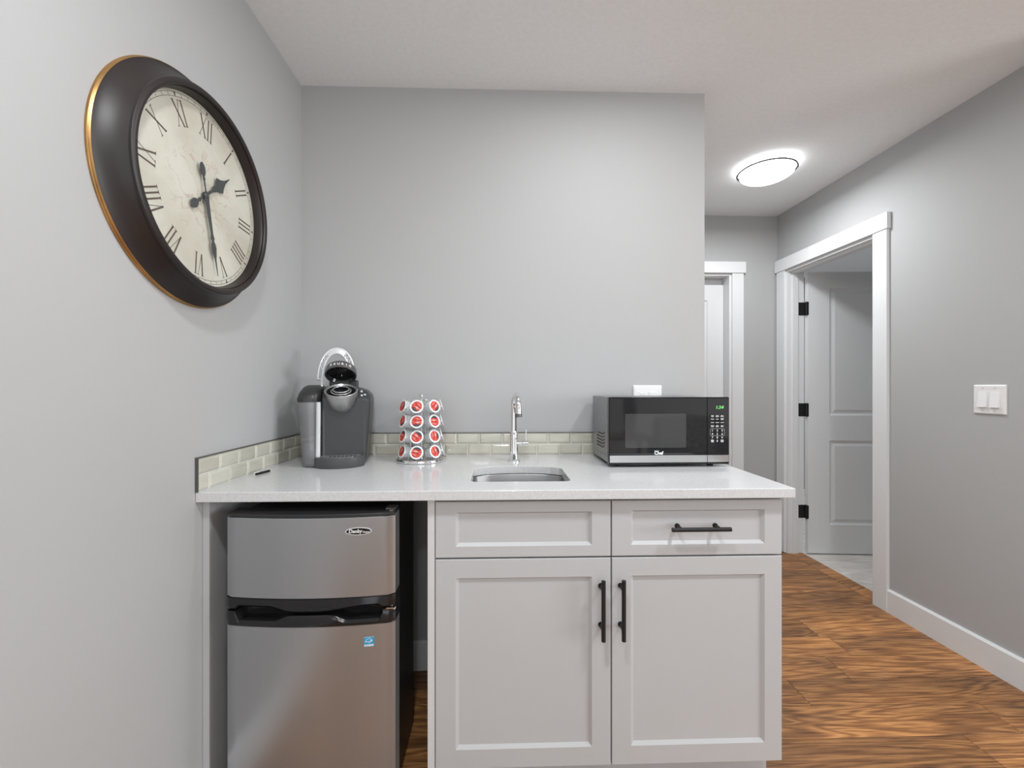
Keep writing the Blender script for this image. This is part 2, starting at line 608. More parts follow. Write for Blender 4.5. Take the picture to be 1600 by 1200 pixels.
wr = struct('wall_far_right', boxes([(XE, XE + WT, YB, -4.1, 0, ZC), (XE, XE + WT, -2.1, WEND, 0, ZC),
                                     (XE, XE + WT, -4.1, -2.1, 0, 0.75), (XE, XE + WT, -4.1, -2.1, 2.35, ZC)]), WALL)
lab(wr, 'pale grey wall with the daylight window', 'wall')
wf = struct('window_1', boxes([(XE, XE + 0.06, -4.1, -4.04, 0.75, 2.35), (XE, XE + 0.06, -2.16, -2.1, 0.75, 2.35),
                               (XE, XE + 0.06, -4.04, -2.16, 0.75, 0.81), (XE, XE + 0.06, -4.04, -2.16, 2.29, 2.35),
                               (XE, XE + 0.05, -3.12, -3.08, 0.81, 2.29)]), TRIM)
lab(wf, 'white framed window in the far right wall', 'window')
ce = struct('ceiling', boxes([(XL - WT, XE + WT, YB - WT, 3.2, ZC, ZC + 0.1)]), CEIL)
lab(ce, 'white textured ceiling', 'ceiling')

# side room beyond the right doorway
lab(struct('wall_side_room', boxes([(XRW + WT, 4.5, 0.0, 0.1, 0, ZC), (4.5, 4.6, 0.0, 3.2, 0, ZC), (XRW + WT, 4.6, 3.1, 3.2, 0, ZC),
                                    (XRW, XRW + WT, YF + WT, 3.2, 0, ZC)]), VINYLW), 'grey walls of the room beyond the open door', 'wall')
lab(struct('wall_closet', boxes([(XR - WT, XRW, 2.3, 2.4, 0, ZC), (XR - WT - 0.1, XR - WT, YF + WT, 2.4, 0, ZC)]), VINYLW),
    'grey walls behind the hall end door', 'wall')

# floor: dark subfloor slab, oak planks laid across the hall as parts
fl = struct('floor', boxes([(XL - WT, XE + WT, YB - WT, 3.2, -0.08, -0.004)]),
            mat('floor_gap', (0.03, 0.02, 0.014), 0.8, var=0.1), org=(0, 0, 0))
lab(fl, 'dark stained oak plank floor', 'floor')
PW = 0.1465
seam0 = 0.035
row_joint = {0: (1.454, ), -1: (1.183, ), 1: (1.585, )}
prng = random.Random(11)
y = seam0
k = -40
for k in range(-36, 9):
    ya, yb = seam0 + (k - 1) * PW, seam0 + k * PW
    if yb < YB or ya > YF: continue
    ya = max(ya, YB); yb2 = min(yb, YF)
    xa, xb = XL, (XRW + 0.012 if yb > WEND else XE)
    if k in row_joint:
        js = [row_joint[k][0] - 1.72, row_joint[k][0], row_joint[k][0] + 1.6, row_joint[k][0] + 3.1]
    else:
        o_ = prng.uniform(0.15, 1.5)
        js = [XL + o_ + i * 1.62 for i in range(5)]
    xs = [xa] + [j for j in js if xa + 0.1 < j < xb - 0.1] + [xb]
    for a, b_ in zip(xs[:-1], xs[1:]):
        g = 0.0008
        bm = bmesh.new()
        z1 = 0.0; c = 0.0006
        b_loft(bm, [[(a + g, ya + g, -0.004), (b_ - g, ya + g, -0.004), (b_ - g, yb2 - g, -0.004), (a + g, yb2 - g, -0.004)],
                    [(a + g, ya + g, z1 - c), (b_ - g, ya + g, z1 - c), (b_ - g, yb2 - g, z1 - c), (a + g, yb2 - g, z1 - c)],
                    [(a + g + c, ya + g + c, z1), (b_ - g - c, ya + g + c, z1), (b_ - g - c, yb2 - g - c, z1), (a + g + c, yb2 - g - c, z1)]])
        mk('plank', bm, OAK, fl)
th = mk('threshold_strip', loft([[(XRW + 0.013, DY0 - 0.02, -0.004), (XRW + 0.105, DY0 - 0.02, -0.004), (XRW + 0.105, DY1, -0.004), (XRW + 0.013, DY1, -0.004)],
                                 [(XRW + 0.013, DY0 - 0.02, 0.001), (XRW + 0.105, DY0 - 0.02, 0.003), (XRW + 0.105, DY1, 0.003), (XRW + 0.013, DY1, 0.001)]]), OAK, fl)
fs = struct('floor_side_room', box(XRW + 0.106, 4.5, 0.1, 3.1, -0.004, 0.0), VINYL)
lab(fs, 'pale washed vinyl floor beyond the open door', 'floor')
mk('threshold_edge', box(XRW + 0.105, XRW + 0.115, DY0 - 0.02, DY1, -0.004, 0.0035),
   mat('pale_edge', (0.66, 0.62, 0.56), 0.5, var=0.02), fs)

# ------------------------------------------------------------------ baseboards and casings
BH = 0.124


def baseboard(name, x0, x1, y0, y1, face, label):
    # face: direction the board faces, '-x' or '-y'; small sloped top edge
    bm = bmesh.new()
    if face == '-x':
        ring = lambda yy: [(x1, yy, 0), (x0, yy, 0), (x0, yy, BH - 0.008), (x0 + 0.007, yy, BH), (x1, yy, BH)]
        b_loft(bm, [ring(y0), ring(y1)])
    else:
        ring = lambda xx: [(xx, y1, 0), (xx, y0, 0), (xx, y0, BH - 0.008), (xx, y0 + 0.007, BH), (xx, y1, BH)]
        b_loft(bm, [ring(x0), ring(x1)])
    o = struct(name, bm, TRIM)
    o['label'] = label
    o['category'] = 'baseboard'


baseboard('baseboard_right', XRW - 0.015, XRW, WEND, 0.386, '-x', 'white baseboard below the light switches')
baseboard('baseboard_back', -0.818, -0.208, -0.012, 0.0, '-y', 'white baseboard in the dark niche behind the fridge')
bm = bmesh.new()
_ring = lambda yy: [(XL, yy, 0), (XL + 0.015, yy, 0), (XL + 0.015, yy, BH - 0.008), (XL + 0.008, yy, BH), (XL, yy, BH)]
b_loft(bm, [_ring(YB), _ring(-0.612)])
lab(struct('baseboard_left', bm, TRIM), 'white baseboard along the wall below the clock', 'baseboard')
baseboard('baseboard_hall_end', 1.824, XRW - 0.02, YF - 0.015, YF, '-y', 'short white baseboard between the two hall doorways')

# casing of the right doorway
c1 = thing('trim_1', 'white casing around the open doorway in the right wall', 'door frame', (XRW, 0.84, 0), kind='structure')
mk('casing_stile', box(XRW - 0.018, XRW, 0.386, DY0, 0, 2.053), TRIM, c1, bevel=0.0015)
mk('casing_stile', box(XRW - 0.018, XRW, DY1, 1.297, 0, 2.053), TRIM, c1, bevel=0.0015)
mk('casing_header', box(XRW - 0.024, XRW, 0.378, 1.310, 2.053, 2.141), TRIM, c1, bevel=0.0015)
mk('jamb', box(XRW - 0.002, XRW + WT + 0.002, DY0 - 0.0, DY0 + 0.016, 0, DZ), TRIM, c1)
mk('jamb', box(XRW - 0.002, XRW + WT + 0.002, DY1 - 0.016, DY1, 0, DZ), TRIM, c1)
mk('head_jamb', box(XRW - 0.002, XRW + WT + 0.002, DY0 + 0.016, DY1 - 0.016, DZ - 0.016, DZ), TRIM, c1)
mk('door_stop', boxes([(XRW + 0.03, XRW + 0.07, DY1 - 0.026, DY1 - 0.016, 0, DZ - 0.016),
                       (XRW + 0.03, XRW + 0.07, DY0 + 0.016, DY1 - 0.026, DZ - 0.028, DZ - 0.016)]), TRIM, c1)
# casing of the hall end doorway
c2 = thing('trim_2', 'white casing around the doorway at the hall end', 'door frame', (1.35, YF, 0), kind='structure')
mk('casing_stile', box(HX1, 1.822, YF - 0.018, YF, 0, 2.053), TRIM, c2, bevel=0.0015)
mk('casing_stile', box(XR + 0.002, HX0, YF - 0.018, YF, 0, 2.053), TRIM, c2, bevel=0.0015)
mk('casing_header', box(XR + 0.002, 1.835, YF - 0.026, YF, 2.053, 2.136), TRIM, c2, bevel=0.0015)
mk('jamb', box(HX1 - 0.016, HX1, YF - 0.002, YF + WT + 0.002, 0, HZ), TRIM, c2)
mk('jamb', box(HX0, HX0 + 0.016, YF - 0.002, YF + WT + 0.002, 0, HZ), TRIM, c2)
mk('head_jamb', box(HX0 + 0.016, HX1 - 0.016, YF - 0.002, YF + WT + 0.002, HZ - 0.016, HZ), TRIM, c2)


def panel_door_bm(W, Hh, T, px0, px1, rects):
    """Slab with moulded panels on both faces; local x 0..W, y 0..T, z 0..Hh."""
    bm = bmesh.new()

    def q(pts):
        bm.faces.new([bm.verts.new(p) for p in pts])
    for yy, s in ((0, 1), (T, -1)):
        q([(0, yy, 0), (px0, yy, 0), (px0, yy, Hh), (0, yy, Hh)])
        q([(px1, yy, 0), (W, yy, 0), (W, yy, Hh), (px1, yy, Hh)])
        zz = 0
        for z0, z1 in rects + [(Hh, Hh)]:
            if z0 > zz:
                q([(px0, yy, zz), (px1, yy, zz), (px1, yy, z0), (px0, yy, z0)])
            zz = z1
        for z0, z1 in rects:
            lv = [(0, 0), (0.010, 0.009), (0.022, 0.009), (0.040, 0.003)]
            for (o0, d0), (o1, d1) in zip(lv[:-1], lv[1:]):
                A = [(px0 + o0, z0 + o0), (px1 - o0, z0 + o0), (px1 - o0, z1 - o0), (px0 + o0, z1 - o0)]
                B = [(px0 + o1, z0 + o1), (px1 - o1, z0 + o1), (px1 - o1, z1 - o1), (px0 + o1, z1 - o1)]
                for i in range(4):
                    j = (i + 1) % 4
                    q([(A[i][0], yy + s * d0, A[i][1]), (A[j][0], yy + s * d0, A[j][1]), (B[j][0], yy + s * d1, B[j][1]), (B[i][0], yy + s * d1, B[i][1])])
            o1, d1 = lv[-1]
            q([(px0 + o1, yy + s * d1, z0 + o1), (px1 - o1, yy + s * d1, z0 + o1), (px1 - o1, yy + s * d1, z1 - o1), (px0 + o1, yy + s * d1, z1 - o1)])
    q([(0, 0, 0), (W, 0, 0), (W, T, 0), (0, T, 0)])
    q([(0, 0, Hh), (W, 0, Hh), (W, T, Hh), (0, T, Hh)])
    q([(0, 0, 0), (0, T, 0), (0, T, Hh), (0, 0, Hh)])
    q([(W, 0, 0), (W, T, 0), (W, T, Hh), (W, 0, Hh)])
    bmesh.ops.remove_doubles(bm, verts=bm.verts[:], dist=1e-5)
    return bm


# open door of the side room: hinged on the far jamb, swung into the side room
d1 = thing('door_1', 'white two-panel door standing open beyond the right doorway', 'door', (XRW + WT + 0.017, 1.172, 0.010), rotz=R(-4.3), kind='structure')
mk('slab', panel_door_bm(0.735, 2.018, 0.035, 0.150, 0.585, [(0.205, 0.81), (0.99, 1.905)]), TRIM, d1, local=True)
for hz in (0.245, 0.98, 1.71):
    bm = bmesh.new()
    b_tube(bm, [(-0.0075, 0.006, hz), (-0.0075, 0.006, hz + 0.098)], 0.0065, 12)
    b_box(bm, -0.002, 0.004, -0.0015, 0.030, hz + 0.002, hz + 0.096)
    b_box(bm, -0.060, -0.004, 0.018, 0.0225, hz + 0.002, hz + 0.096)
    mk('hinge', bm, BLACKM, d1, local=True, label='black door hinge')
# a door shut at the far side of the hall-end jamb
d2 = thing('door_2', 'white door set back in the doorway at the hall end', 'door', (HX0 + 0.018, YF + 0.078, 0.008), kind='structure')
mk('slab', panel_door_bm(0.728, 1.977, 0.035, 0.12, 0.608, [(0.205, 0.81), (0.99, 1.86)]), TRIM, d2, local=True)
mk('head_filler', box(0.0, 0.728, 0.02, 0.036, 1.98, 2.026), TRIM, d2, local=True)

# ------------------------------------------------------------------ wall plates
sw = thing('light_switch', 'white double rocker light switch on the right wall', 'light switch', (XRW, -0.083, 1.09))
M_ = basis((XRW, -0.083, 1.1525), (0, -1, 0), (0, 0, 1), (-1, 0, 0))


def plate_bm(hw, hh, M, t=0.007, ch=0.005):
    bm = bmesh.new()
    r0 = [M @ Vector((u, v, 0)) for u, v in rrect(-hw, hw, -hh, hh, 0.004, 3)]
    r1 = [M @ Vector((u, v, t - 0.003)) for u, v in rrect(-hw, hw, -hh, hh, 0.004, 3)]
    r2 = [M @ Vector((u, v, t)) for u, v in rrect(-hw + ch, hw - ch, -hh + ch, hh - ch, 0.003, 3)]
    b_loft(bm, [r0, r1, r2])
    return bm


mk('plate', plate_bm(0.0605, 0.0625, M_), PLATE, sw)
for u in (-0.023, 0.023):
    bm = bmesh.new()
    A = [(u - 0.0165, 0.0335), (u + 0.0165, 0.0335), (u + 0.0165, -0.0335), (u - 0.0165, -0.0335)]
    lo = [M_ @ Vector((a, b_, 0.0065)) for a, b_ in A]
    hi = [M_ @ Vector((a, b_, 0.0078 if b_ > 0 else 0.0155)) for a, b_ in A]
    b_loft(bm, [lo, hi])
    mk('rocker', bm, PLATE, sw)
    for vv in (0.048, -0.048):
        mk('screw', lathe([(0.0, 0.0078), (0.0022, 0.0078), (0.0026, 0.0066)], 12, M_ @ Matrix.Translation((u, vv, 0))), GREYPR, sw)

ol = thing('wall_outlet', 'white double wall outlet half hidden behind the microwave', 'outlet', (0.642, 0, 1.09))
M_ = FRONT(0.642, 0.0, 1.1515)
mk('plate', plate_bm(0.062, 0.0615, M_), PLATE, ol)
mk('receptacle', prism(rrect(-0.0395, -0.0065, -0.0335, 0.0335, 0.003, 3), M_, 0.0085), PLATE, ol, bevel=0.001)
mk('rocker', prism(rrect(0.0065, 0.0395, -0.0335, 0.0335, 0.003, 3), M_, 0.009), PLATE, ol, bevel=0.001)
for v in (0.018, -0.018):
    bm = bmesh.new()
    b_prism(bm, [(-0.031, v - 0.0042), (-0.0295, v - 0.0042), (-0.0295, v + 0.0042), (-0.031, v + 0.0042)], M_ @ Matrix.Translation((0, 0, 0.0083)), 0.0004)
    b_prism(bm, [(-0.0185, v - 0.0035), (-0.017, v - 0.0035), (-0.017, v + 0.0035), (-0.0185, v + 0.0035)], M_ @ Matrix.Translation((0, 0, 0.0083)), 0.0004)
    b_prism(bm, [(-0.024 + 0.002 * math.cos(q * PI / 4), v - 0.0085 + 0.002 * math.sin(q * PI / 4)) for q in range(8)], M_ @ Matrix.Translation((0, 0, 0.0083)), 0.0004)
    mk('socket_slots', bm, DARKHOLE, ol)

# ------------------------------------------------------------------ hall ceiling lamp
LX, LY = 1.552, 0.600
la = thing('ceiling_lamp', 'lit white glass dish ceiling lamp with metal clips in the hall', 'ceiling lamp', (LX, LY, ZC))
T_ = Matrix.Translation((LX, LY, ZC))
mk('mounting_pan', lathe([(0, 0), (0.115, 0), (0.115, -0.018), (0.10, -0.022), (0, -0.022)], 40, T_), PLATE, la, smooth=True)
RD = 0.146
prof = [(RD, -0.030)] + [(RD * math.sin(q), -0.030 - 0.053 * (math.cos(q) ** 1.0)) for q in [PI / 2 * (1 - i / 12) for i in range(1, 13)]]
prof_in = [(max(0, r - 0.004), z + 0.004) for r, z in prof[::-1]]
prof_in[0] = (0, prof_in[0][1])
dish = mk('glass_dish', lathe(prof + prof_in[0:] + [(RD, -0.030)], 56, T_), GLOW, la, smooth=True, label='glowing white glass dish')
area_light('hall_lamp_light', (LX, LY, ZC - 0.096), (LX, LY, 0), 0.2, 0.2, 9.5, (0.96, 0.985, 1.0), True)
LAMPM = mat('dark_lamp_metal', (0.03, 0.029, 0.028), 0.5, 0.0, var=0.05)
pv = R(-30)   # clips sit at both ends of this axis
for s in (0, PI):
    a = pv + s
    cxy = (LX + (RD + 0.006) * math.cos(a), LY + (RD + 0.006) * math.sin(a))
    bm = bmesh.new()
    b_tube(bm, [(LX + 0.10 * math.cos(a), LY + 0.10 * math.sin(a), ZC - 0.012), (LX + 0.150 * math.cos(a), LY + 0.150 * math.sin(a), ZC - 0.016),
                (cxy[0], cxy[1], ZC - 0.022), (cxy[0], cxy[1], ZC - 0.036), (LX + (RD - 0.012) * math.cos(a), LY + (RD - 0.012) * math.sin(a), ZC - 0.047)], 0.0048, 10)
    mk('clip', bm, LAMPM, la, smooth=True, label='dark metal clip')
for s in (0, PI):
    pts = []
    for i in range(33):
        a = pv + s + R(6) + R(168) * i / 32
        pts.append((LX + (RD + 0.005) * math.cos(a), LY + (RD + 0.005) * math.sin(a), ZC - 0.031))
    mk('rim_rod', tube(pts, 0.0042, 8), LAMPM, la, smooth=True, label='curved dark metal rod')

# recessed downlights behind and above the view, most added to brighten the rooms
for i, (px, py, pw) in enumerate(POTS):
    t = thing('downlight_and_fill', 'round recessed ceiling downlight with white trim, out of view, most of them added as fill', 'downlight', (px, py, ZC), group='downlights of the room')
    mk('trim_ring', lathe([(0.075, 0), (0.098, 0), (0.096, -0.005), (0.078, -0.006), (0.075, 0)], 40, Matrix.Translation((px, py, ZC))), PLATE, t, smooth=True)
    mk('lens', lathe([(0, -0.002), (0.0745, -0.002), (0.0745, -0.0005), (0, -0.0005)], 32, Matrix.Translation((px, py, ZC))), POTGLOW, t)

# ------------------------------------------------------------------ base cabinet
YC = -0.605           # face of the doors
CT0, CT1 = 0.887, 0.915
BX0, BX1 = -0.206, 0.833
cab = thing('base_cabinet', 'pale grey shaker base cabinet with black bar handles', 'cabinet', (0.3135, -0.3, 0))
mk('body', boxes([(BX0, -0.186, YC, -0.002, 0.0, CT0),
                  (0.815, BX1, YC + 0.020, -0.002, 0.1, CT0), (-0.186, 0.815, YC + 0.021, -0.002, 0.10, 0.118),
                  (-0.186, 0.815, -0.02, -0.002, 0.118, CT0), (-0.186, 0.815, YC + 0.021, YC + 0.04, 0.70, 0.73),
                  (-0.186, 0.815, YC + 0.021, YC + 0.04, 0.868, CT0), (0.317, 0.335, YC + 0.021, YC + 0.04, 0.118, 0.868)]), CABIN, cab)
mk('toe_kick', box(-0.186, BX1, YC + 0.075, YC + 0.09, 0, 0.0995), CAB, cab)


def shaker(x0, x1, z0, z1, l, r, b, t, yf=YC, T=0.019, rec=0.008, bw=0.009):
    """Door or drawer front with a recessed centre panel and sloped inner edge."""
    bm = bmesh.new()
    R4 = lambda X0, X1, Z0, Z1, Y: [bm.verts.new(p) for p in ((X0, Y, Z0), (X1, Y, Z0), (X1, Y, Z1), (X0, Y, Z1))]
    e = 0.0015
    back = R4(x0, x1, z0, z1, yf + T)
    side = R4(x0, x1, z0, z1, yf + e)
    fr = R4(x0 + e, x1 - e, z0 + e, z1 - e, yf)
    inn = R4(x0 + l, x1 - r, z0 + b, z1 - t, yf)
    pan = R4(x0 + l + bw, x1 - r - bw, z0 + b + bw, z1 - t - bw * 0.55, yf + rec)
    for A, B in ((back, side), (side, fr), (fr, inn), (inn, pan)):
        for i in range(4):
            j = (i + 1) % 4
            bm.faces.new((A[i], A[j], B[j], B[i]))
    bm.faces.new(back); bm.faces.new(pan)
    return bm


def bar_handle(p0, p1, parent, name='handle'):
    p0, p1 = Vector(p0), Vector(p1)
    bm = bmesh.new()
    b_tube(bm, [p0, p1], 0.0062, 14)
    d = (p1 - p0)
    for f in (0.17, 0.83):
        c = p0 + d * f
        b_tube(bm, [c, (c.x, YC + 0.0005, c.z)], 0.005, 12)
        b_tube(bm, [(c.x, YC - 0.004, c.z), (c.x, YC + 0.0005, c.z)], 0.0075, 12)
    mk(name, bm, BLACKM, parent, smooth=True, label='matt black bar handle')


ZG = 0.7115
mk('false_drawer_front', shaker(-0.184, 0.3245, ZG + 0.0025, 0.8755, 0.058, 0.055, 0.032, 0.031), CAB, cab)
dr = mk('drawer_front', shaker(0.328, BX1, ZG + 0.0025, 0.8755, 0.056, 0.052, 0.032, 0.029), CAB, cab)
da = mk('door', shaker(-0.184, 0.3245, 0.105, ZG - 0.0025, 0.058, 0.055, 0.055, 0.054), CAB, cab)
db = mk('door', shaker(0.328, BX1, 0.105, ZG - 0.0025, 0.056, 0.052, 0.055, 0.053), CAB, cab)
bar_handle((0.491, YC - 0.036, 0.8005), (0.661, YC - 0.036, 0.8005), dr)
bar_handle((0.2945, YC - 0.036, 0.658), (0.2945, YC - 0.036, 0.487), da)
bar_handle((0.3525, YC - 0.036, 0.658), (0.3525, YC - 0.036, 0.487), db)

sp = mk('support_panel', box(XL + 0.001, -0.821, YC, -0.002, 0, CT0), CAB)
tag(sp, 'pale grey upright panel between the left wall and the fridge', 'panel')

# ------------------------------------------------------------------ countertop with sink cut-out
YCF, XC = -0.635, 0.853


def sink_outline(off=0.0, rc=0.022, n=6):
    """Counter-clockwise outline of the bowl: straight front, bowed back."""
    x0, x1, y0, yb, bow = -0.090 - off, 0.223 + off, -0.522 - off, -0.297 + off, 0.032
    pts = []
    def corner(cx, cy, a0, a1):
        for i in range(n + 1):
            q = a0 + (a1 - a0) * i / n
            pts.append((cx + rc * math.cos(q), cy + rc * math.sin(q)))
    corner(x0 + rc, y0 + rc, PI, 1.5 * PI)
    corner(x1 - rc, y0 + rc, 1.5 * PI, 2 * PI)
    corner(x1 - rc, yb - rc, 0, R(72))
    m = 0.5 * (x0 + x1)
    for i in range(1, 14):
        x = (x1 - rc * 0.7) + (x0 - x1 + rc * 1.4) * i / 14
        pts.append((x, yb + bow * (1 - ((x - m) / (0.5 * (x1 - x0))) ** 2)))
    corner(x0 + rc, yb - rc, R(108), PI)
    return pts


so = sink_outline()
xm = 0.0665
left = [p for p in so if p[0] <= xm]
# split the outline into its left and right halves at x = xm
n_ = len(so)
fi = max(range(n_), key=lambda i: (so[i][1] < -0.5) * (so[i][0] <= xm) * (1 + so[i][0] + 1))
bottom_i = fi                                     # last vertex left of xm on the front edge
top_i = next(i for i in range(bottom_i + 1, n_) if so[i][1] > -0.4 and so[i][0] < xm)
right_half = so[bottom_i + 1:top_i]
left_half = so[top_i:] + so[:bottom_i + 1]
y_front = min(p[1] for p in so)
y_back_m = max(p[1] for p in so)
bm = bmesh.new()
mid_f, mid_b = (xm, y_front), (xm, y_back_m)
polyR = [(xm, YCF), (XC, YCF), (XC, -0.0005), (xm, -0.0005), mid_b] + right_half[::-1] + [mid_f]
polyL = [(XL + 0.0005, YCF), (xm, YCF), mid_f] + left_half[::-1] + [mid_b, (xm, -0.0005), (XL + 0.0005, -0.0005)]
for poly in (polyR, polyL):
    a = [bm.verts.new((px, py, CT1)) for px, py in poly]
    bm.faces.new(a)
bmesh.ops.remove_doubles(bm, verts=bm.verts[:], dist=1e-5)
ret = bmesh.ops.extrude_face_region(bm, geom=bm.faces[:])
ev = [g for g in ret['geom'] if isinstance(g, bmesh.types.BMVert)]
bmesh.ops.translate(bm, verts=ev, vec=(0, 0, CT0 - CT1))
ct = mk('countertop', bm, QUARTZ, bevel=0.002)
tag(ct, 'white speckled quartz countertop with a cut-out sink', 'countertop')

# sink bowl
sk = thing('sink', 'small undermount stainless steel sink with a bowed back', 'sink', (0.0665, -0.4, 0.735))
sec = [(0.012, CT0 - 0.002), (0.003, CT0 - 0.002), (0.001, CT0 - 0.006), (-0.004, 0.80), (-0.010, 0.757), (-0.022, 0.745), (-0.05, 0.743)]
bm = bmesh.new()
b_loft(bm, [[(px, py, z) for px, py in sink_outline(o_, max(0.012, 0.03 + o_ * 0.4))] for o_, z in sec], cap0=False, cap1=True)
bowl = mk('bowl', bm, SINKST, sk, smooth=True)
mk('drain', lathe([(0, 0.7445), (0.02, 0.7440), (0.038, 0.7465), (0.043, 0.7450), (0.043, 0.7432)], 32, Matrix.Translation((0.0665, -0.41, 0))), CHROME, sk, smooth=True)

# ------------------------------------------------------------------ faucet
FX, FY = 0.057, -0.168
fa = thing('faucet', 'chrome gooseneck faucet behind the sink', 'faucet', (FX, FY, CT1))
mk('base', lathe([(0, 0), (0.026, 0), (0.026, 0.004), (0.022, 0.007), (0.0175, 0.010), (0.0165, 0.04), (0.0150, 0.09), (0.0150, 0.117), (0.0135, 0.1195), (0, 0.1195)], 32, Matrix.Translation((FX, FY, CT1))), CHROME, fa, smooth=True)
sp_pts = [(FX, FY, CT1 + 0.115), (FX, FY, CT1 + 0.16), (FX, FY, CT1 + 0.205)]
ddx, ddy = 0.12, -0.99
RR = 0.056
for i in range(1, 19):
    q = PI * i / 18 * 1.0
    dd = RR - RR * math.cos(q)
    sp_pts.append((FX + ddx * dd, FY + ddy * dd, CT1 + 0.205 + RR * math.sin(q)))
e = sp_pts[-1]
sp_pts += [(e[0], e[1], e[2] - 0.016)]
mk('spout', tube(sp_pts, 0.0115, 18), CHROME, fa, smooth=True)
mk('aerator', lathe([(0, 0), (0.0128, 0), (0.0128, 0.012), (0.0118, 0.013)], 24, Matrix.Translation((e[0], e[1], e[2] - 0.024))), NICKEL, fa, smooth=True)
bm = bmesh.new()
b_tube(bm, [(FX + 0.01, FY, CT1 + 0.072), (FX + 0.032, FY, CT1 + 0.072), (FX + 0.034, FY, CT1 + 0.072), (FX + 0.056, FY, CT1 + 0.072)], [0.0085, 0.0085, 0.0125, 0.0125], 20)
hub = mk('lever_hub', bm, CHROME, fa, smooth=True)
mk('lever', tube([(FX + 0.047, FY, CT1 + 0.078), (FX + 0.048, FY - 0.001, CT1 + 0.10), (FX + 0.048, FY - 0.002, CT1 + 0.125)], 0.0034, 10), CHROME, fa, smooth=True)

# ------------------------------------------------------------------ tile backsplash
TH, TT, TW = 0.0942, 0.008, 0.0985


def tile_bm(u0, u1, z0, z1, M):
    bm = bmesh.new()
    g, e = 0.0012, 0.0075
    if u1 - u0 < 0.03:
        e = 0.003
    lv = [(g, 0.0012), (g, TT - 0.0034), (g + e * 0.45, TT - 0.0012), (g + e, TT)]
    b_loft(bm, [[M @ Vector(p) for p in ((u0 + o_, z0 + o_, d), (u1 - o_, z0 + o_, d), (u1 - o_, z1 - o_, d), (u0 + o_, z1 - o_, d))] for o_, d in lv])
    return bm


def backsplash(name, label, length, M, joints0, joints1, org):
    t = thing(name, label, 'backsplash', org)
    bm = bmesh.new()
    b_prism(bm, [(0, 0), (length, 0), (length, TH), (0, TH)], M, TT - 0.0038)
    mk('grout_bed', bm, GROUT, t)
    hz = TH / 2
    for z0, z1, js in ((hz, TH, joints1), (0, hz, joints0)):
        xs = [0] + [j for j in js if 0.012 < j < length - 0.012] + [length]
        for a, b_ in zip(xs[:-1], xs[1:]):
            mk('tile', tile_bm(a, b_, z0, z1, M), TILE, t)
    bm = bmesh.new()
    b_prism(bm, [(0, TH), (length, TH), (length, TH + 0.002), (0, TH + 0.002)], M, TT + 0.0005)
    mk('edge_strip', bm, EDGE, t, label='thin dark metal edge strip')
    return t


# back wall: u = x from the left wall
Mb = basis((XL + TT + 0.001, 0.0, CT1), (1, 0, 0), (0, 0, 1), (0, -1, 0))
x_off = XL + TT + 0.001
top_j = [0.013 - x_off + TW * i for i in range(-9, 10)]
bot_j = [-0.036 - x_off + TW * i for i in range(-9, 10)]
LB = 0.853 - x_off
backsplash('tile_backsplash', 'two rows of olive glass tiles along the back wall', LB, Mb, bot_j, top_j, (0, 0, CT1))
# left wall: u = towards the back, starting at the front edge
Ml = basis((XL, -0.634, CT1), (0, 1, 0), (0, 0, 1), (1, 0, 0))
tl = backsplash('tile_backsplash', 'two rows of olive glass tiles stepping along the left wall below the clock', 0.633, Ml,
                [0.047 + 0.0938 * i for i in range(8)], [0.0938 * (i + 1) for i in range(8)], (XL, -0.634, CT1))
mk('end_strip', box(XL, XL + TT + 0.001, -0.6365, -0.634, CT1, CT1 + TH + 0.002), EDGE, tl, label='dark metal end strip')

# ------------------------------------------------------------------ compact fridge
FX0, FX1 = -0.757, -0.293
FW = FX1 - FX0
YD0 = -0.637             # door face at its side edges
BUL = 0.020
fr = thing('mini_fridge', 'stainless two-door compact fridge under the counter', 'fridge', ((FX0 + FX1) / 2, -0.35, 0))
mk('body', box(FX0 + 0.010, FX1 - 0.014, -0.575, -0.30, 0.012, 0.846), BLKSAT, fr, bevel=0.004)
for fx_ in (FX0 + 0.03, FX1 - 0.06):
    for fy_ in (-0.56, -0.35):
        mk('foot', box(fx_, fx_ + 0.03, fy_, fy_ + 0.03, 0, 0.012), BLKSAT, fr)


def bow(x):
    u = (x - FX0) / FW * 2 - 1
    return YD0 - BUL * (1 - u * u)


def bow_ring(z, inset=0.0, dy=0.0, n=28, rc=0.012, back=-0.578):
    """Plan outline of the curved door at height z."""
    pts = []
    x0, x1 = FX0 + inset, FX1 - inset
    for i in range(n + 1):
        x = x0 + (x1 - x0) * i / n
        yy = bow(x) + dy
        d = min(x - x0, x1 - x)
        if d < rc:
            yy += (rc - math.sqrt(max(0, rc * rc - (rc - d) ** 2))) * 0.8
        pts.append((x, yy, z))
    pts += [(x1, back, z), (x0, back, z)]
    return pts


def bow_block(z0, z1, inset=0.0, dy=0.0, ch=0.002):
    return loft([bow_ring(z0, inset + ch, dy + ch), bow_ring(z0 + ch, inset, dy), bow_ring(z1 - ch, inset, dy), bow_ring(z1, inset + ch, dy + ch)])


ZT, ZF0, ZL1 = 0.847, 0.626, 0.551
fd = mk('freezer_door', bow_block(ZF0, ZT), STEEL, fr, smooth=True)
mk('top_cap', bow_block(ZT + 0.0003, ZT + 0.0095, 0.001, 0.0), BLKSAT, fd, smooth=True)
ld = mk('fridge_door', bow_block(0.035, ZL1), STEEL, fr, smooth=True)


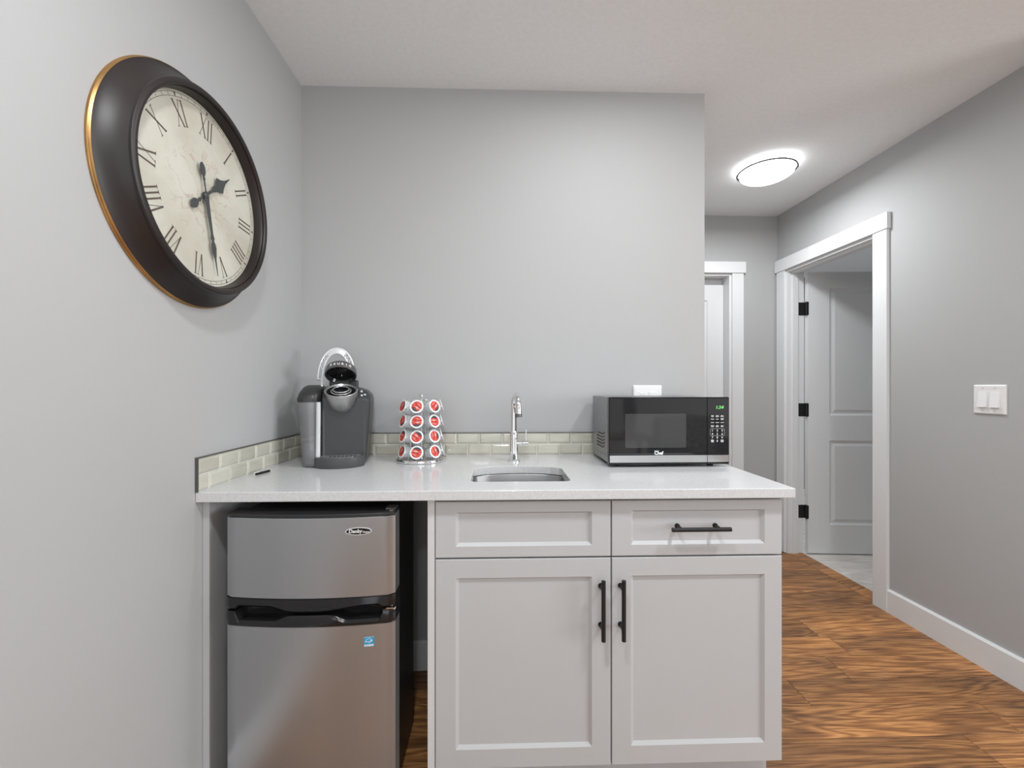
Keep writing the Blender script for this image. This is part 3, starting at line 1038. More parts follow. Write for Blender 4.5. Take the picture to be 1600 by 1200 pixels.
def strip_wave(z_top, z_bot_fn, parent, name, x0=FX0 - 0.001, x1=FX1 + 0.0015, dy=-0.002, n=44, lip=0.0):
    """Black moulding that follows the bowed door; its free edge follows z_bot_fn(u) with u in 0..1."""
    bm = bmesh.new()
    rows = []
    for i in range(n + 1):
        u = i / n
        x = x0 + (x1 - x0) * u
        xx = min(max(x, FX0), FX1)
        yf = bow(xx) + dy
        d = min(x - x0, x1 - x)
        if d < 0.012:
            yf += (0.012 - math.sqrt(max(0, 0.012 ** 2 - (0.012 - d) ** 2))) * 0.8
        zb = z_bot_fn(u)
        s = 1 if zb < z_top else -1
        rows.append([bm.verts.new(p) for p in ((x, -0.578, z_top), (x, yf, z_top), (x, yf - lip * 0.4, zb + s * 0.007), (x, yf + 0.003, zb), (x, yf + 0.028, zb), (x, -0.578, zb))])
    for a, b_ in zip(rows[:-1], rows[1:]):
        for k_ in range(6):
            j = (k_ + 1) % 6
            bm.faces.new((a[k_], a[j], b_[j], b_[k_]))
    bm.faces.new(rows[0]); bm.faces.new(rows[-1][::-1])
    return mk(name, bm, BLKPL, parent, smooth=True)


def sstep(a, b, x):
    t = min(1, max(0, (x - a) / (b - a)))
    return t * t * (3 - 2 * t)


def lip_up(u):      # lower edge of the freezer moulding: a pull lip sagging in the middle
    z = 0.5935
    if u < 0.07 or u > 0.92: return z
    return 0.6035 - 0.0145 * sstep(0.27, 0.42, u) + 0.0125 * sstep(0.55, 0.85, u)


def lip_dn(u):      # upper edge of the fridge moulding: grip ledge with a raised middle
    z = 0.5885
    if u < 0.07 or u > 0.92: return z
    return 0.5655 + 0.016 * (1 - sstep(0.24, 0.36, u)) * 0 + 0.0155 * sstep(0.30, 0.40, u) * (1 - sstep(0.62, 0.74, u))


strip_wave(ZF0 - 0.0003, lip_up, fd, 'freezer_pull', lip=0.008)
strip_wave(ZL1 + 0.0003, lip_dn, ld, 'fridge_pull', lip=0.004)
mk('gasket', box(FX0 + 0.004, FX1 - 0.004, -0.612, -0.5755, 0.552, 0.625), BLKPL, fr)
mk('hinge', boxes([(FX1 - 0.03, FX1 - 0.004, -0.615, -0.58, 0.8578, 0.8625), (FX1 - 0.016, FX1 - 0.006, -0.628, -0.615, 0.8568, 0.861)]), NICKEL, fr, label='small metal top hinge')
mk('hinge', boxes([(FX1 - 0.022, FX1 + 0.001, -0.642, -0.58, 0.5895, 0.5925)]), CHROME, fr, label='small metal middle hinge')


def bowM(xc, zc, off):
    """Basis tangent to the bowed door at xc."""
    u = (xc - FX0) / FW * 2 - 1
    sl = BUL * 2 * u * 2 / FW
    ex = Vector((1, sl, 0)).normalized()
    ez = ex.cross(Vector((0, 0, 1)))
    return basis((xc, bow(xc) - off, zc), ex, (0, 0, 1), ez)


def badge_ring(a, b, n=40):
    return [(a * math.cos(2 * PI * i / n), b * math.sin(2 * PI * i / n)) for i in range(n)]


BM = bowM(-0.388, 0.809, 0.0002)
bd = mk('badge', prism(badge_ring(0.0352, 0.0108), BM, 0.0012), PALESIL, fr, label='oval badge reading Danby Designer')
mk('badge_field', prism(badge_ring(0.0325, 0.0088), BM, 0.0016), BLKPL, bd)
mk('badge_lettering', text_bm('Danby', 0.0135, BM @ Matrix.Translation((-0.0085, 0.0003, 0.0018)), 0.0002, shear=0.15, bold=0.0003), WHITEPR, bd)
mk('badge_lettering', text_bm('Designer', 0.0065, BM @ Matrix.Translation((0.0205, -0.0022, 0.0018)), 0.0002, shear=0.15, bold=0.0001, sx=0.8), WHITEPR, bd)

SM = bowM(-0.3605, 0.5025, 0.0003)
st = mk('energy_sticker', prism(rrect(-0.0135, 0.0135, -0.0135, 0.0135, 0.001, 2), SM, 0.0003), BLUEST, fr, label='small blue and white energy sticker')
bm = bmesh.new()
ST2 = SM @ Matrix.Translation((0, 0, 0.0004))
b_prism(bm, [(-0.0125, 0.0118), (0.0125, 0.0118), (0.0125, 0.0126), (-0.0125, 0.0126)], ST2, 0.0001)
for i in range(14):                                   # arc
    q0, q1 = R(20) + R(140) * i / 14, R(20) + R(140) * (i + 1) / 14
    b_prism(bm, [(0.0105 * math.cos(q0), -0.002 + 0.0105 * math.sin(q0)), (0.0105 * math.cos(q1), -0.002 + 0.0105 * math.sin(q1)),
                 (0.0095 * math.cos(q1), -0.002 + 0.0095 * math.sin(q1)), (0.0095 * math.cos(q0), -0.002 + 0.0095 * math.sin(q0))], ST2, 0.0001)
star = []
for i in range(10):
    rr = 0.0036 if i % 2 == 0 else 0.0014
    star.append((0.006 + rr * math.cos(PI / 2 + i * PI / 5), 0.0015 + rr * math.sin(PI / 2 + i * PI / 5)))
b_prism(bm, star, ST2, 0.0001)
b_prism(bm, [(-0.0125, -0.0128), (0.0125, -0.0128), (0.0125, -0.0078), (-0.0125, -0.0078)], ST2, 0.0001)
mk('sticker_print', bm, WHITEPR, st)
mk('sticker_lettering', text_bm('energy', 0.0072, ST2 @ Matrix.Translation((-0.0035, 0.0002, 0.0002)), 0.0001, shear=0.3, sx=0.8), WHITEPR, st)
mk('sticker_lettering', text_bm('ENERGY STAR', 0.0036, ST2 @ Matrix.Translation((0, -0.0103, 0.0002)), 0.0001), BLUEST, st)

# ------------------------------------------------------------------ microwave
MW = thing('microwave', 'black and silver countertop microwave in front of the outlet', 'microwave', (0.617, -0.307, CT1), rotz=R(0.7))
mw, mh, md = 0.222, 0.247, 0.272       # half width, height, depth  (local: front face at y=0, bottom z=0.010)
zb, zt = 0.010, 0.010 + 0.245
body_bm = loft([[(-mw + 0.004, 0.022, zb + 0.002), (mw - 0.004, 0.022, zb + 0.002), (mw - 0.004, 0.022, zt), (-mw + 0.004, 0.022, zt)],
                [(-mw + 0.004, md, zb + 0.002), (mw - 0.004, md, zb + 0.002), (mw - 0.004, md, zt), (-mw + 0.004, md, zt)]])
mb = mk('case', body_bm, MWSIDE, MW, local=True, bevel=0.004)
bm = bmesh.new()
for i in range(6):
    for j in range(5 - (i == 5)):
        yy, zz = 0.075 + i * 0.021, 0.058 + j * 0.0125 + (0.0 if i else 0.006)
        b_box(bm, -mw + 0.0030, -mw + 0.0046, yy, yy + 0.013, zz, zz + 0.0055)
mk('vent_slots', bm, DARKHOLE, mb, local=True)
bm = bmesh.new()
b_tube(bm, [(-mw + 0.004, 0.085, 0.225), (-mw + 0.004, 0.062, 0.215), (-mw + 0.004, 0.054, 0.19), (-mw + 0.004, 0.052, 0.06), (-mw + 0.004, 0.052, 0.045)], 0.0022, 8)
b_tube(bm, [(-mw + 0.004, 0.05, 0.034), (-mw + 0.004, 0.24, 0.034)], 0.0022, 8)
mk('case_rib', bm, MWSIDE, mb, local=True, smooth=True)
xs = 0.1395                         # split between door and control panel
G = FRONT(0, 0, 0)
door = mk('door', prism([(-mw, zb), (xs - 0.0006, zb), (xs - 0.0006, zt), (-mw, zt)], FRONT(0, 0.021, 0), 0.021), BLKPL, MW, local=True, bevel=0.0025)
mk('door_glass', prism(rrect(-mw + 0.004, xs - 0.0015, 0.045, zt - 0.006, 0.002, 3), G, 0.0012), MWGLASS, door, local=True)
mk('door_window', prism(rrect(-0.163, 0.061, 0.071, 0.194, 0.004, 3), FRONT(0, -0.0012, 0), 0.0005), MWWIN, door, local=True)
mk('steel_band', prism([(-mw + 0.003, zb + 0.008), (xs - 0.001, zb + 0.008), (xs - 0.001, 0.0435), (-mw + 0.003, 0.0435)], G, 0.0018), STEELB, door, local=True)
cp = mk('control_panel', prism([(xs + 0.0006, zb), (mw - 0.003, zb), (mw, zb + 0.003), (mw, zt - 0.003), (mw - 0.003, zt), (xs + 0.0006, zt)], FRONT(0, 0.021, 0), 0.021), BLKPL, MW, local=True, bevel=0.002)
mk('panel_glass', prism(rrect(xs + 0.0015, mw - 0.003, 0.045, zt - 0.006, 0.002, 3), G, 0.0012), MWGLASS, cp, local=True)
mk('steel_band', prism([(xs + 0.001, zb + 0.008), (mw - 0.003, zb + 0.008), (mw - 0.003, 0.0435), (xs + 0.001, 0.0435)], G, 0.0018), STEELB, cp, local=True)
for fx_, fy_ in ((-0.18, 0.04), (0.17, 0.04), (-0.18, 0.24), (0.17, 0.24)):
    mk('foot', lathe([(0, 0), (0.011, 0), (0.013, 0.012), (0, 0.012)], 20, Matrix.Translation((fx_, fy_, 0))), BLKSAT, MW, local=True, smooth=True)
PF = FRONT(0, -0.0013, 0)
cols = (0.1585, 0.1765, 0.1945)
dsp = mk('display_digits', text_bm('1:34', 0.0165, PF @ Matrix.Translation((0.184, 0.2165, 0)), 0.0002, shear=0.12, bold=0.0002), GREENLED, cp, local=True, label='green clock digits')
mk('display_mark', boxes([(0.1995, 0.2020, -0.0016, -0.0013, 0.2215, 0.2230), (0.1995, 0.2020, -0.0016, -0.0013, 0.2145, 0.2160), (0.1985, 0.1995, -0.0016, -0.0013, 0.2135, 0.2225)]), GREYPR, cp, local=True)
krng = random.Random(3)
for r_, z_ in enumerate((0.185, 0.174, 0.1615, 0.1485)):
    for c_ in cols:
        bm = bmesh.new()
        two = (r_ in (0, 3)) or (r_ == 1 and c_ == cols[2])
        for q in range(2 if two else 1):
            hw = krng.uniform(0.0042, 0.0062)
            zz = z_ + (0.0018 if q == 0 and two else (-0.0018 if two else 0))
            x_ = c_ - hw
            while x_ < c_ + hw:                     # illegibly small legend: short dashes
                l_ = krng.uniform(0.0012, 0.0022)
                b_box(bm, x_, min(x_ + l_, c_ + hw), -0.0016, -0.0013, zz - 0.0010, zz + 0.0010)
                x_ += l_ + 0.0005
        mk('key_legend', bm, WHITEPR, cp, local=True)
for i, ch in enumerate('123456789'):
    z_ = (0.1325, 0.1195, 0.1065)[i // 3]
    mk('key_digit', text_bm(ch, 0.0098, PF @ Matrix.Translation((cols[i % 3], z_, 0)), 0.0002, bold=0.0002), WHITEPR, cp, local=True)
mk('key_digit', text_bm('0', 0.0098, PF @ Matrix.Translation((cols[1], 0.0945, 0)), 0.0002, bold=0.0002), WHITEPR, cp, local=True)
for c_ in (cols[0], cols[2]):
    mk('key_legend', boxes([(c_ - 0.0055, c_ + 0.0055, -0.0016, -0.0013, 0.0955, 0.0985), (c_ - 0.005, c_ + 0.005, -0.0016, -0.0013, 0.0905, 0.0930)]), WHITEPR, cp, local=True)
fo = [(u, v) for u, v in rrect(0.1505, 0.2030, 0.1135, 0.1395, 0.004, 4)]
mk('key_frame', tube([(u, -0.0014, v) for u, v in fo], 0.0005, 6, closed=True), GREYPR, cp, local=True)
mk('brand_lettering', text_bm('Chef', 0.0165, PF @ Matrix.Translation((-0.040, 0.0515, 0)), 0.0002, bold=0.0006), WHITEPR, door, local=True)
mk('brand_lettering', text_bm('MASTER', 0.0048, PF @ Matrix.Translation((-0.0475, 0.0595, 0)), 0.0002), WHITEPR, door, local=True)

# ------------------------------------------------------------------ pod carousel and pods
KX, KY = -0.308, -0.136
ca = thing('pod_carousel', 'chrome wire carousel holding coffee pods', 'pod carousel', (KX, KY, CT1))
TK = Matrix.Translation((KX, KY, CT1))
mk('base', lathe([(0, 0.004), (0.088, 0.004), (0.094, 0.0), (0.098, 0.002), (0.099, 0.008), (0.097, 0.013), (0.092, 0.0135), (0.090, 0.010), (0, 0.010)], 56, TK), CHROME, ca, smooth=True)
mk('pole', lathe([(0, 0.009), (0.0042, 0.009), (0.0042, 0.247), (0, 0.247)], 16, TK), CHROME, ca, smooth=True)
mk('knob', lathe([(0, 0.2445), (0.004, 0.2445), (0.0055, 0.2475)] + [(0.0085 * math.sin(q), 0.2555 - 0.0085 * math.cos(q)) for q in [PI * i / 12 for i in range(3, 13)]], 24, TK), CHROME, ca, smooth=True)
TIERS = (0.043, 0.1015, 0.1595, 0.2165)
COLS_A = [R(-13 + 360 / 7 * i) for i in range(-1, 6)]
for zt_ in (0.2405,):
    mk('top_ring', tube([(KX + 0.0655 * math.cos(2 * PI * i / 40), KY + 0.0655 * math.sin(2 * PI * i / 40), CT1 + zt_) for i in range(40)], 0.0013, 8, True), CHROME, ca, smooth=True)
    bm = bmesh.new()
    for i in range(3):
        a = PI * i / 3
        b_tube(bm, [(KX - 0.0655 * math.cos(a), KY - 0.0655 * math.sin(a), CT1 + zt_), (KX + 0.0655 * math.cos(a), KY + 0.0655 * math.sin(a), CT1 + zt_)], 0.0012, 8)
    mk('top_spokes', bm, CHROME, ca, smooth=True)
phi = math.atan2(KX, -(KY - CAM_Y)) * -1
towards = math.atan2(CAM_Y - KY, 0 - KX)          # world angle from the carousel to where one stands at the counter
for a in COLS_A:
    wa = towards + a
    b2 = wa + PI / 7
    pts = [(KX + rq * math.cos(b2), KY + rq * math.sin(b2), CT1 + zq) for rq, zq in ((0.084, 0.009), (0.078, 0.018), (0.070, 0.03), (0.066, 0.06), (0.066, 0.14), (0.066, 0.232), (0.0655, 0.2405))]
    mk('wire', tube(pts, 0.0012, 6), CHROME, ca, smooth=True)
# one pod: axis +z towards its lid
pod_body = lathe([(0, -0.044), (0.0165, -0.044), (0.018, -0.0425), (0.0222, -0.004), (0.0228, -0.003), (0.0255, -0.003), (0.0258, -0.001), (0.0255, 0.0), (0, 0.0)], 28)
pod_lid = lathe([(0, 0.0006), (0.0195, 0.0006), (0.0200, 0.0)], 28)
ring0 = None
tier_names = ('lowest', 'second lowest', 'second highest', 'top')
first = None
for ti, zt_ in enumerate(TIERS):
    for ci, a in enumerate(COLS_A):
        wa = towards + a
        rr = 0.080 + (0.003 if ti == 0 else 0)
        tilt = R(17)
        d = Vector((math.cos(wa) * math.cos(tilt), math.sin(wa) * math.cos(tilt), math.sin(tilt)))
        loc = Vector((KX + rr * math.cos(wa), KY + rr * math.sin(wa), CT1 + zt_ + 0.001))
        if first is None:
            o = mk('coffee_pod', pod_body, POD, None, org=(0, 0, 0), smooth=True)
            l = mk('pod_lid', pod_lid, PODLID, o, local=True, smooth=True, label='red printed foil lid')
            first = (o, l)
        else:
            o = first[0].copy(); COL.objects.link(o)
            l = first[1].copy(); COL.objects.link(l)
            l.parent = o
        o.location = loc
        o.rotation_euler = d.to_track_quat('Z', 'Y').to_euler()
        # wire loop of the carousel that carries this pod, just behind its flange
        if ring0 is None:
            bmr = tube([(0.0236 * math.cos(2 * PI * i / 22), 0.0236 * math.sin(2 * PI * i / 22), -0.0048) for i in range(22)], 0.0012, 6, True)
            rg = ring0 = mk('pod_loop', bmr, CHROME, ca, local=True, smooth=True)
        else:
            rg = ring0.copy(); COL.objects.link(rg)
        rg.parent = ca
        rg.location = loc - Vector((KX, KY, CT1))
        rg.rotation_euler = o.rotation_euler
        tag(o, 'white coffee pod with red foil lid in the %s tier of the carousel' % tier_names[ti], 'coffee pod', 'coffee pods in the carousel, %s tier' % tier_names[ti])

# ------------------------------------------------------------------ single-serve coffee maker
CO = thing('coffee_maker', 'black and silver pod coffee maker with its lid raised', 'coffee maker', (-0.622, -0.172, CT1), rotz=R(13))


def sl(yv, pts, kz=1.0, kx=1.0, xo=0.0):
    return [(x * kx + xo, yv, z * kz) for x, z in pts]


# main housing: front-view outline lofted from front to back
oh = [(-0.048, 0.002), (0.106, 0.002), (0.110, 0.02), (0.127, 0.240), (0.122, 0.262), (0.106, 0.279), (0.078, 0.289), (0.03, 0.294), (-0.048, 0.294)]
ohf = [(-0.048, 0.002), (0.102, 0.002), (0.106, 0.02), (0.122, 0.226), (0.116, 0.240), (0.100, 0.249), (0.074, 0.252), (0.03, 0.253), (-0.048, 0.253)]
bm = bmesh.new()
b_loft(bm, [sl(-0.062, ohf), sl(-0.055, ohf, 1.01, 1.01), sl(-0.02, oh, 0.985), sl(0.03, oh), sl(0.10, oh), sl(0.122, oh, 0.97, 0.97)])
hs = mk('housing', bm, DKGREY, CO, local=True, bevel=0.004, bseg=3)
# curved splash panel in front of the housing (the bay wall)
pts = [(-0.045 + 0.15 * i / 16, -0.0635 + 0.010 * math.sin(PI * i / 16)) for i in range(17)]
bm = bmesh.new()
r0 = [(x, y_ - 0.0, 0.030) for x, y_ in pts]; r1 = [(x + 0.0, y_, 0.205) for x, y_ in pts]
A = [bm.verts.new(p) for p in r0]; B = [bm.verts.new(p) for p in r1]
C_ = [bm.verts.new((p[0], -0.050, p[2])) for p in r0]; D_ = [bm.verts.new((p[0], -0.050, p[2])) for p in r1]
for i in range(16):
    bm.faces.new((A[i], A[i + 1], B[i + 1], B[i])); bm.faces.new((C_[i], C_[i + 1], D_[i + 1], D_[i]))
    bm.faces.new((B[i], B[i + 1], D_[i + 1], D_[i])); bm.faces.new((A[i], A[i + 1], C_[i + 1], C_[i]))
bm.faces.new((A[0], B[0], D_[0], C_[0])); bm.faces.new((A[16], B[16], D_[16], C_[16]))
mk('splash_panel', bm, mat('grey_splash_plastic', (0.075, 0.075, 0.076), 0.36, var=0.04), CO, local=True, smooth=True)
# drip tray with a rounded front
tr = []
for i in range(25):
    q = PI + PI * i / 24
    tr.append((0.018 + 0.086 * math.cos(q), -0.085 + 0.060 * math.sin(q)))
tr = tr + [(0.104, -0.055), (-0.068, -0.055)]
bm = bmesh.new()
b_loft(bm, [[(x * 0.985 + 0.0005, y_ * 0.985, 0.0) for x, y_ in tr], [(x, y_, 0.004) for x, y_ in tr], [(x, y_, 0.034) for x, y_ in tr], [(x * 0.97 + 0.001, y_ * 0.98, 0.037) for x, y_ in tr]])
dt = mk('drip_tray', bm, mat('tray_grey_plastic', (0.075, 0.075, 0.077), 0.38, var=0.04), CO, local=True, smooth=True)
tg = [(0.030 + (x - 0.030) * 0.80, -0.083 + (y_ + 0.083) * 0.78) for x, y_ in tr]
mk('tray_grate', prism(tg, Matrix.Translation((0, 0, 0.0371)), 0.001), SILVER, dt, local=True)
bm = bmesh.new()
for i in range(7):
    for j in range(4):
        xx, yy = -0.012 + i * 0.014, -0.122 + j * 0.012
        b_lathe(bm, [(0, 0.0384), (0.0036, 0.0384), (0.0036, 0.0382)], 10, Matrix.Translation((xx, yy, 0)))
mk('grate_holes', bm, DARKHOLE, dt, local=True)
# water reservoir on the left side
def rr_ring(x0, x1, y0, y1, z, r):
    return [(u, v, z) for u, v in rrect(x0, x1, y0, y1, r, 6)]
rv = mk('reservoir', loft([rr_ring(-0.108, -0.050, -0.090, 0.075, 0.003, 0.022), rr_ring(-0.112, -0.050, -0.092, 0.08, 0.012, 0.024),
                           rr_ring(-0.123, -0.050, -0.082, 0.09, 0.14, 0.028), rr_ring(-0.132, -0.050, -0.074, 0.095, 0.236, 0.030)]), RESERV, CO, local=True, smooth=True, label='smoky clear water reservoir')
mk('water', loft([rr_ring(-0.104, -0.054, -0.084, 0.07, 0.012, 0.018), rr_ring(-0.113, -0.054, -0.082, 0.078, 0.085, 0.020)]), WATER, rv, local=True, smooth=True)
mk('reservoir_strip', loft([rr_ring(-0.066, -0.0485, -0.091, -0.07, 0.03, 0.004), rr_ring(-0.066, -0.0485, -0.080, -0.06, 0.236, 0.004)]), SILVER, CO, local=True, smooth=True, label='bright vertical edge strip')
mk('reservoir_lid', loft([rr_ring(-0.134, -0.050, -0.077, 0.097, 0.2365, 0.031), rr_ring(-0.135, -0.050, -0.078, 0.098, 0.246, 0.031),
                          rr_ring(-0.130, -0.052, -0.066, 0.094, 0.268, 0.030), rr_ring(-0.119, -0.054, -0.040, 0.088, 0.290, 0.028), rr_ring(-0.108, -0.060, -0.012, 0.075, 0.2985, 0.022)]), DKGREY, rv, local=True, smooth=True)
# brew head: silver bowl tilted towards the front
HM = Matrix.Translation((0.022, -0.082, 0.268)) @ Matrix.Rotation(R(24), 4, 'X')
head = mk('brew_head', lathe([(0, -0.072), (0.018, -0.071), (0.032, -0.063), (0.042, -0.044), (0.051, -0.018), (0.0565, 0.006), (0.0575, 0.012), (0.0555, 0.0135), (0.050, 0.008), (0.046, 0.004), (0, 0.004)], 48, HM), SILVER, CO, local=True, smooth=True, label='silver bowl-shaped brew head')
mk('head_well', lathe([(0.050, 0.0085), (0.046, 0.0048), (0, 0.0046)], 40, HM), BLKPL, head, local=True, smooth=True)
for rad, zz in ((0.0335, 0.010), (0.0275, 0.016)):
    mk('holder_ring', tube([HM @ Vector((rad * math.cos(2 * PI * i / 36), rad * math.sin(2 * PI * i / 36) - 0.002, zz)) for i in range(36)], 0.0026, 10, True), SILVER, head, local=True, smooth=True)
mk('pod_holder', lathe([(0.027, 0.0145), (0.0255, 0.0145), (0.024, 0.005), (0, 0.005)], 36, HM @ Matrix.Translation((0, -0.002, 0))), BLKPL, head, local=True, smooth=True)
bm = bmesh.new()
b_box(bm, -0.030, 0.080, -0.062, 0.03, 0.235, 0.285)
mk('head_block', bm, BLKSAT, CO, local=True, bevel=0.008)
# raised lid
LM = Matrix.Translation((0.016, -0.038, 0.349)) @ Matrix.Rotation(R(-36), 4, 'X')
LIDM = mat('dark_silver_lid', (0.20, 0.20, 0.205), 0.25, 0.8, var=0.03)
lid = mk('lid', lathe([(0, 0.020), (0.030, 0.0195), (0.048, 0.015), (0.0545, 0.008), (0.0565, -0.004), (0.0565, -0.018), (0.054, -0.020), (0.050, -0.018)], 48, LM), LIDM, CO, local=True, smooth=True, label='dark silver raised lid')
mk('lid_underside', lathe([(0.0535, -0.0195), (0.045, -0.006), (0.02, -0.004), (0.010, -0.010), (0, -0.011)], 40, LM), BLKPL, lid, local=True, smooth=True)
mk('needle', lathe([(0, -0.026), (0.0012, -0.024), (0.004, -0.012), (0.005, -0.009)], 14, LM @ Matrix.Translation((0.004, -0.004, 0))), CHROME, lid, local=True, smooth=True)
bm = bmesh.new()
b_box(bm, -0.030, 0.074, -0.012, 0.020, 0.284, 0.318)
mk('lid_hinge', bm, BLKSAT, CO, local=True, bevel=0.006)
# curved brand lettering round the lid's front rim
for i, ch in enumerate('KEURIG'):
    a = R(-90 + (i - 2.5) * 14 + 4)
    tm = LM @ Matrix.Rotation(a, 4, 'Z') @ basis((0.0570, 0, -0.0075), (0, 1, 0), (0, 0, 1), (1, 0, 0))
    mk('brand_letter', text_bm(ch, 0.0135, tm, 0.0003, bold=0.0003), WHITEPR, lid, local=True)
# handle: an arch standing above the lid, two rims joined by a lattice
hp = []
NH = 36
HC = Vector((-0.008, 0.012, 0.320))
for i in range(NH + 1):
    q = PI * i / NH
    ax, az = 0.066 * math.cos(q), 0.126 * math.sin(q) ** 0.85 if 0 < q < PI else 0
    hp.append((ax, az))
dirH = Vector((0, 0.22, 0.975))
outer = [HC + Vector((x, 0, 0)) + dirH * z for x, z in hp]
inner = [HC + Vector((x * 0.76, -0.004, 0)) + dirH * (z * 0.84) for x, z in hp]
bm = bmesh.new()
b_tube(bm, outer, 0.0038, 10)
b_tube(bm, inner, 0.0032, 10)
for i in range(3, NH - 3):
    if 13 <= i <= 24: continue
    j = i + (2 if i % 2 else -2)
    j = max(0, min(NH, j))
    b_tube(bm, [outer[i], inner[j]], 0.0016, 6)
for a_, b_ in ((0, 0), (NH, NH)):
    b_tube(bm, [outer[a_], inner[b_]], 0.004, 8)
    b_tube(bm, [inner[b_], inner[b_] + Vector((0, -0.01, -0.028))], 0.005, 8)
for i in range(12, 25):
    o1, o2, i1, i2 = outer[i], outer[i + 1], inner[i], inner[i + 1]
    vv = [bm.verts.new(p + Vector((0, d_, 0))) for d_ in (-0.002, 0.002) for p in (o1, o2, i2, i1)]
    for f in ((0, 1, 2, 3), (7, 6, 5, 4), (0, 1, 5, 4), (2, 3, 7, 6)):
        bm.faces.new([vv[k_] for k_ in f])
mk('handle', bm, PALESIL, CO, local=True, smooth=True, label='pale silver arched lift handle with lattice')
# buttons on the sloping right shoulder
for bx, by in ((0.088, -0.030), (0.101, -0.040), (0.090, -0.046)):
    zz = 0.253 + (by + 0.055) * 0.95 - (bx - 0.078) * 0.25
    mk('button', lathe([(0, 0.0022), (0.0035, 0.0022), (0.0048, 0.0008), (0.0048, -0.003)], 16, Matrix.Translation((bx, by, zz)) @ Matrix.Rotation(R(42), 4, 'X')), PALESIL, CO, local=True, smooth=True)

# ------------------------------------------------------------------ little metal clip on the counter
cl = thing('small_clip', 'tiny dark metal clip lying on the counter by the left tiles', 'clip', (-0.795, -0.385, CT1))
mk('bar', tube([(-0.801, -0.408, CT1 + 0.0042), (-0.787, -0.352, CT1 + 0.0042)], 0.004, 8), BLACKM, cl, smooth=True)
mk('end', tube([(-0.812, -0.398, CT1 + 0.0037), (-0.806, -0.378, CT1 + 0.0037)], 0.0035, 8), PLATE, cl, smooth=True, label='white end piece')

# ------------------------------------------------------------------ wall clock
KC = (-0.84, -0.649, 1.7295)
ck = thing('wall_clock', 'large round wall clock with dark bronze frame and roman numerals', 'clock', KC)
# dial space: u to the right (+y), v up (+z), w out of the wall (+x), rotated a little clockwise
rot = R(-4)
CKM = basis(KC, (0, 1, 0), (0, 0, 1), (1, 0, 0))
CKR = CKM @ Matrix.Rotation(rot, 4, 'Z')
frm = mk('frame', lathe([(0.296, 0.0), (0.3005, 0.0105), (0.297, 0.0125), (0.2915, 0.0165), (0.2845, 0.0235), (0.277, 0.032), (0.2705, 0.0415), (0.2660, 0.0500), (0.2635, 0.0545),
                         (0.2655, 0.0560), (0.2650, 0.0610), (0.2610, 0.0645), (0.2560, 0.0655), (0.2510, 0.0635), (0.2490, 0.0595), (0.2500, 0.0560),
                         (0.2475, 0.0565), (0.2455, 0.0535), (0.2440, 0.0460), (0.2425, 0.0310), (0.2425, 0.0260)], 128, CKM), BRONZE, ck, smooth=True)
mk('gold_edge', lathe([(0.298, 0.0), (0.3030, 0.0), (0.3040, 0.0030), (0.3030, 0.0060), (0.3018, 0.0068), (0.3030, 0.0085), (0.3005, 0.0112)], 128, CKM), GOLD, frm, smooth=True, label='thin gold outer edge')
dl = mk('dial', lathe([(0, 0.030), (0.2428, 0.030), (0.2428, 0.024)], 96, CKR), DIAL, None, org=KC)
dl.parent = ck
dl.location = (0, 0, 0)
dl['label'] = 'parchment map dial'
ZD = 0.0303


def bar2(bm, p0, p1, wd, M):
    (x0, y0), (x1, y1) = p0, p1
    dx, dy = x1 - x0, y1 - y0
    l_ = math.hypot(dx, dy)
    nx, ny = -dy / l_ * wd / 2, dx / l_ * wd / 2
    b_prism(bm, [(x0 + nx, y0 + ny), (x1 + nx, y1 + ny), (x1 - nx, y1 - ny), (x0 - nx, y0 - ny)], M, 0.0003)


GW = {'I': 0.0125, 'V': 0.026, 'X': 0.029}
NHH = 0.058


def numeral(s, hour):
    bm = bmesh.new()
    M = CKR @ Matrix.Rotation(-R(30 * hour), 4, 'Z') @ Matrix.Translation((0, 0.191, ZD))
    h = NHH / 2
    tot = sum(GW[c] for c in s)
    x = -tot / 2
    for c in s:
        g = GW[c]; m = x + g / 2
        if c == 'I':
            bar2(bm, (m, -h), (m, h), 0.0040, M)
            bar2(bm, (m - 0.0048, h), (m + 0.0048, h), 0.0012, M); bar2(bm, (m - 0.0048, -h), (m + 0.0048, -h), 0.0012, M)
        elif c == 'V':
            bar2(bm, (x + 0.005, h), (m, -h), 0.0042, M); bar2(bm, (x + g - 0.004, h), (m, -h), 0.0012, M)
            bar2(bm, (x + 0.0005, h), (x + 0.0095, h), 0.0012, M); bar2(bm, (x + g - 0.008, h), (x + g, h), 0.0012, M)
        else:
            bar2(bm, (x + 0.004, h), (x + g - 0.004, -h), 0.0042, M); bar2(bm, (x + g - 0.004, h), (x + 0.004, -h), 0.0012, M)
            for xx in (x + 0.004, x + g - 0.004):
                for yy in (h, -h):
                    bar2(bm, (xx - 0.004, yy), (xx + 0.004, yy), 0.0012, M)
        x += g
    o = mk('numeral', bm, INKC, dl)
    return o


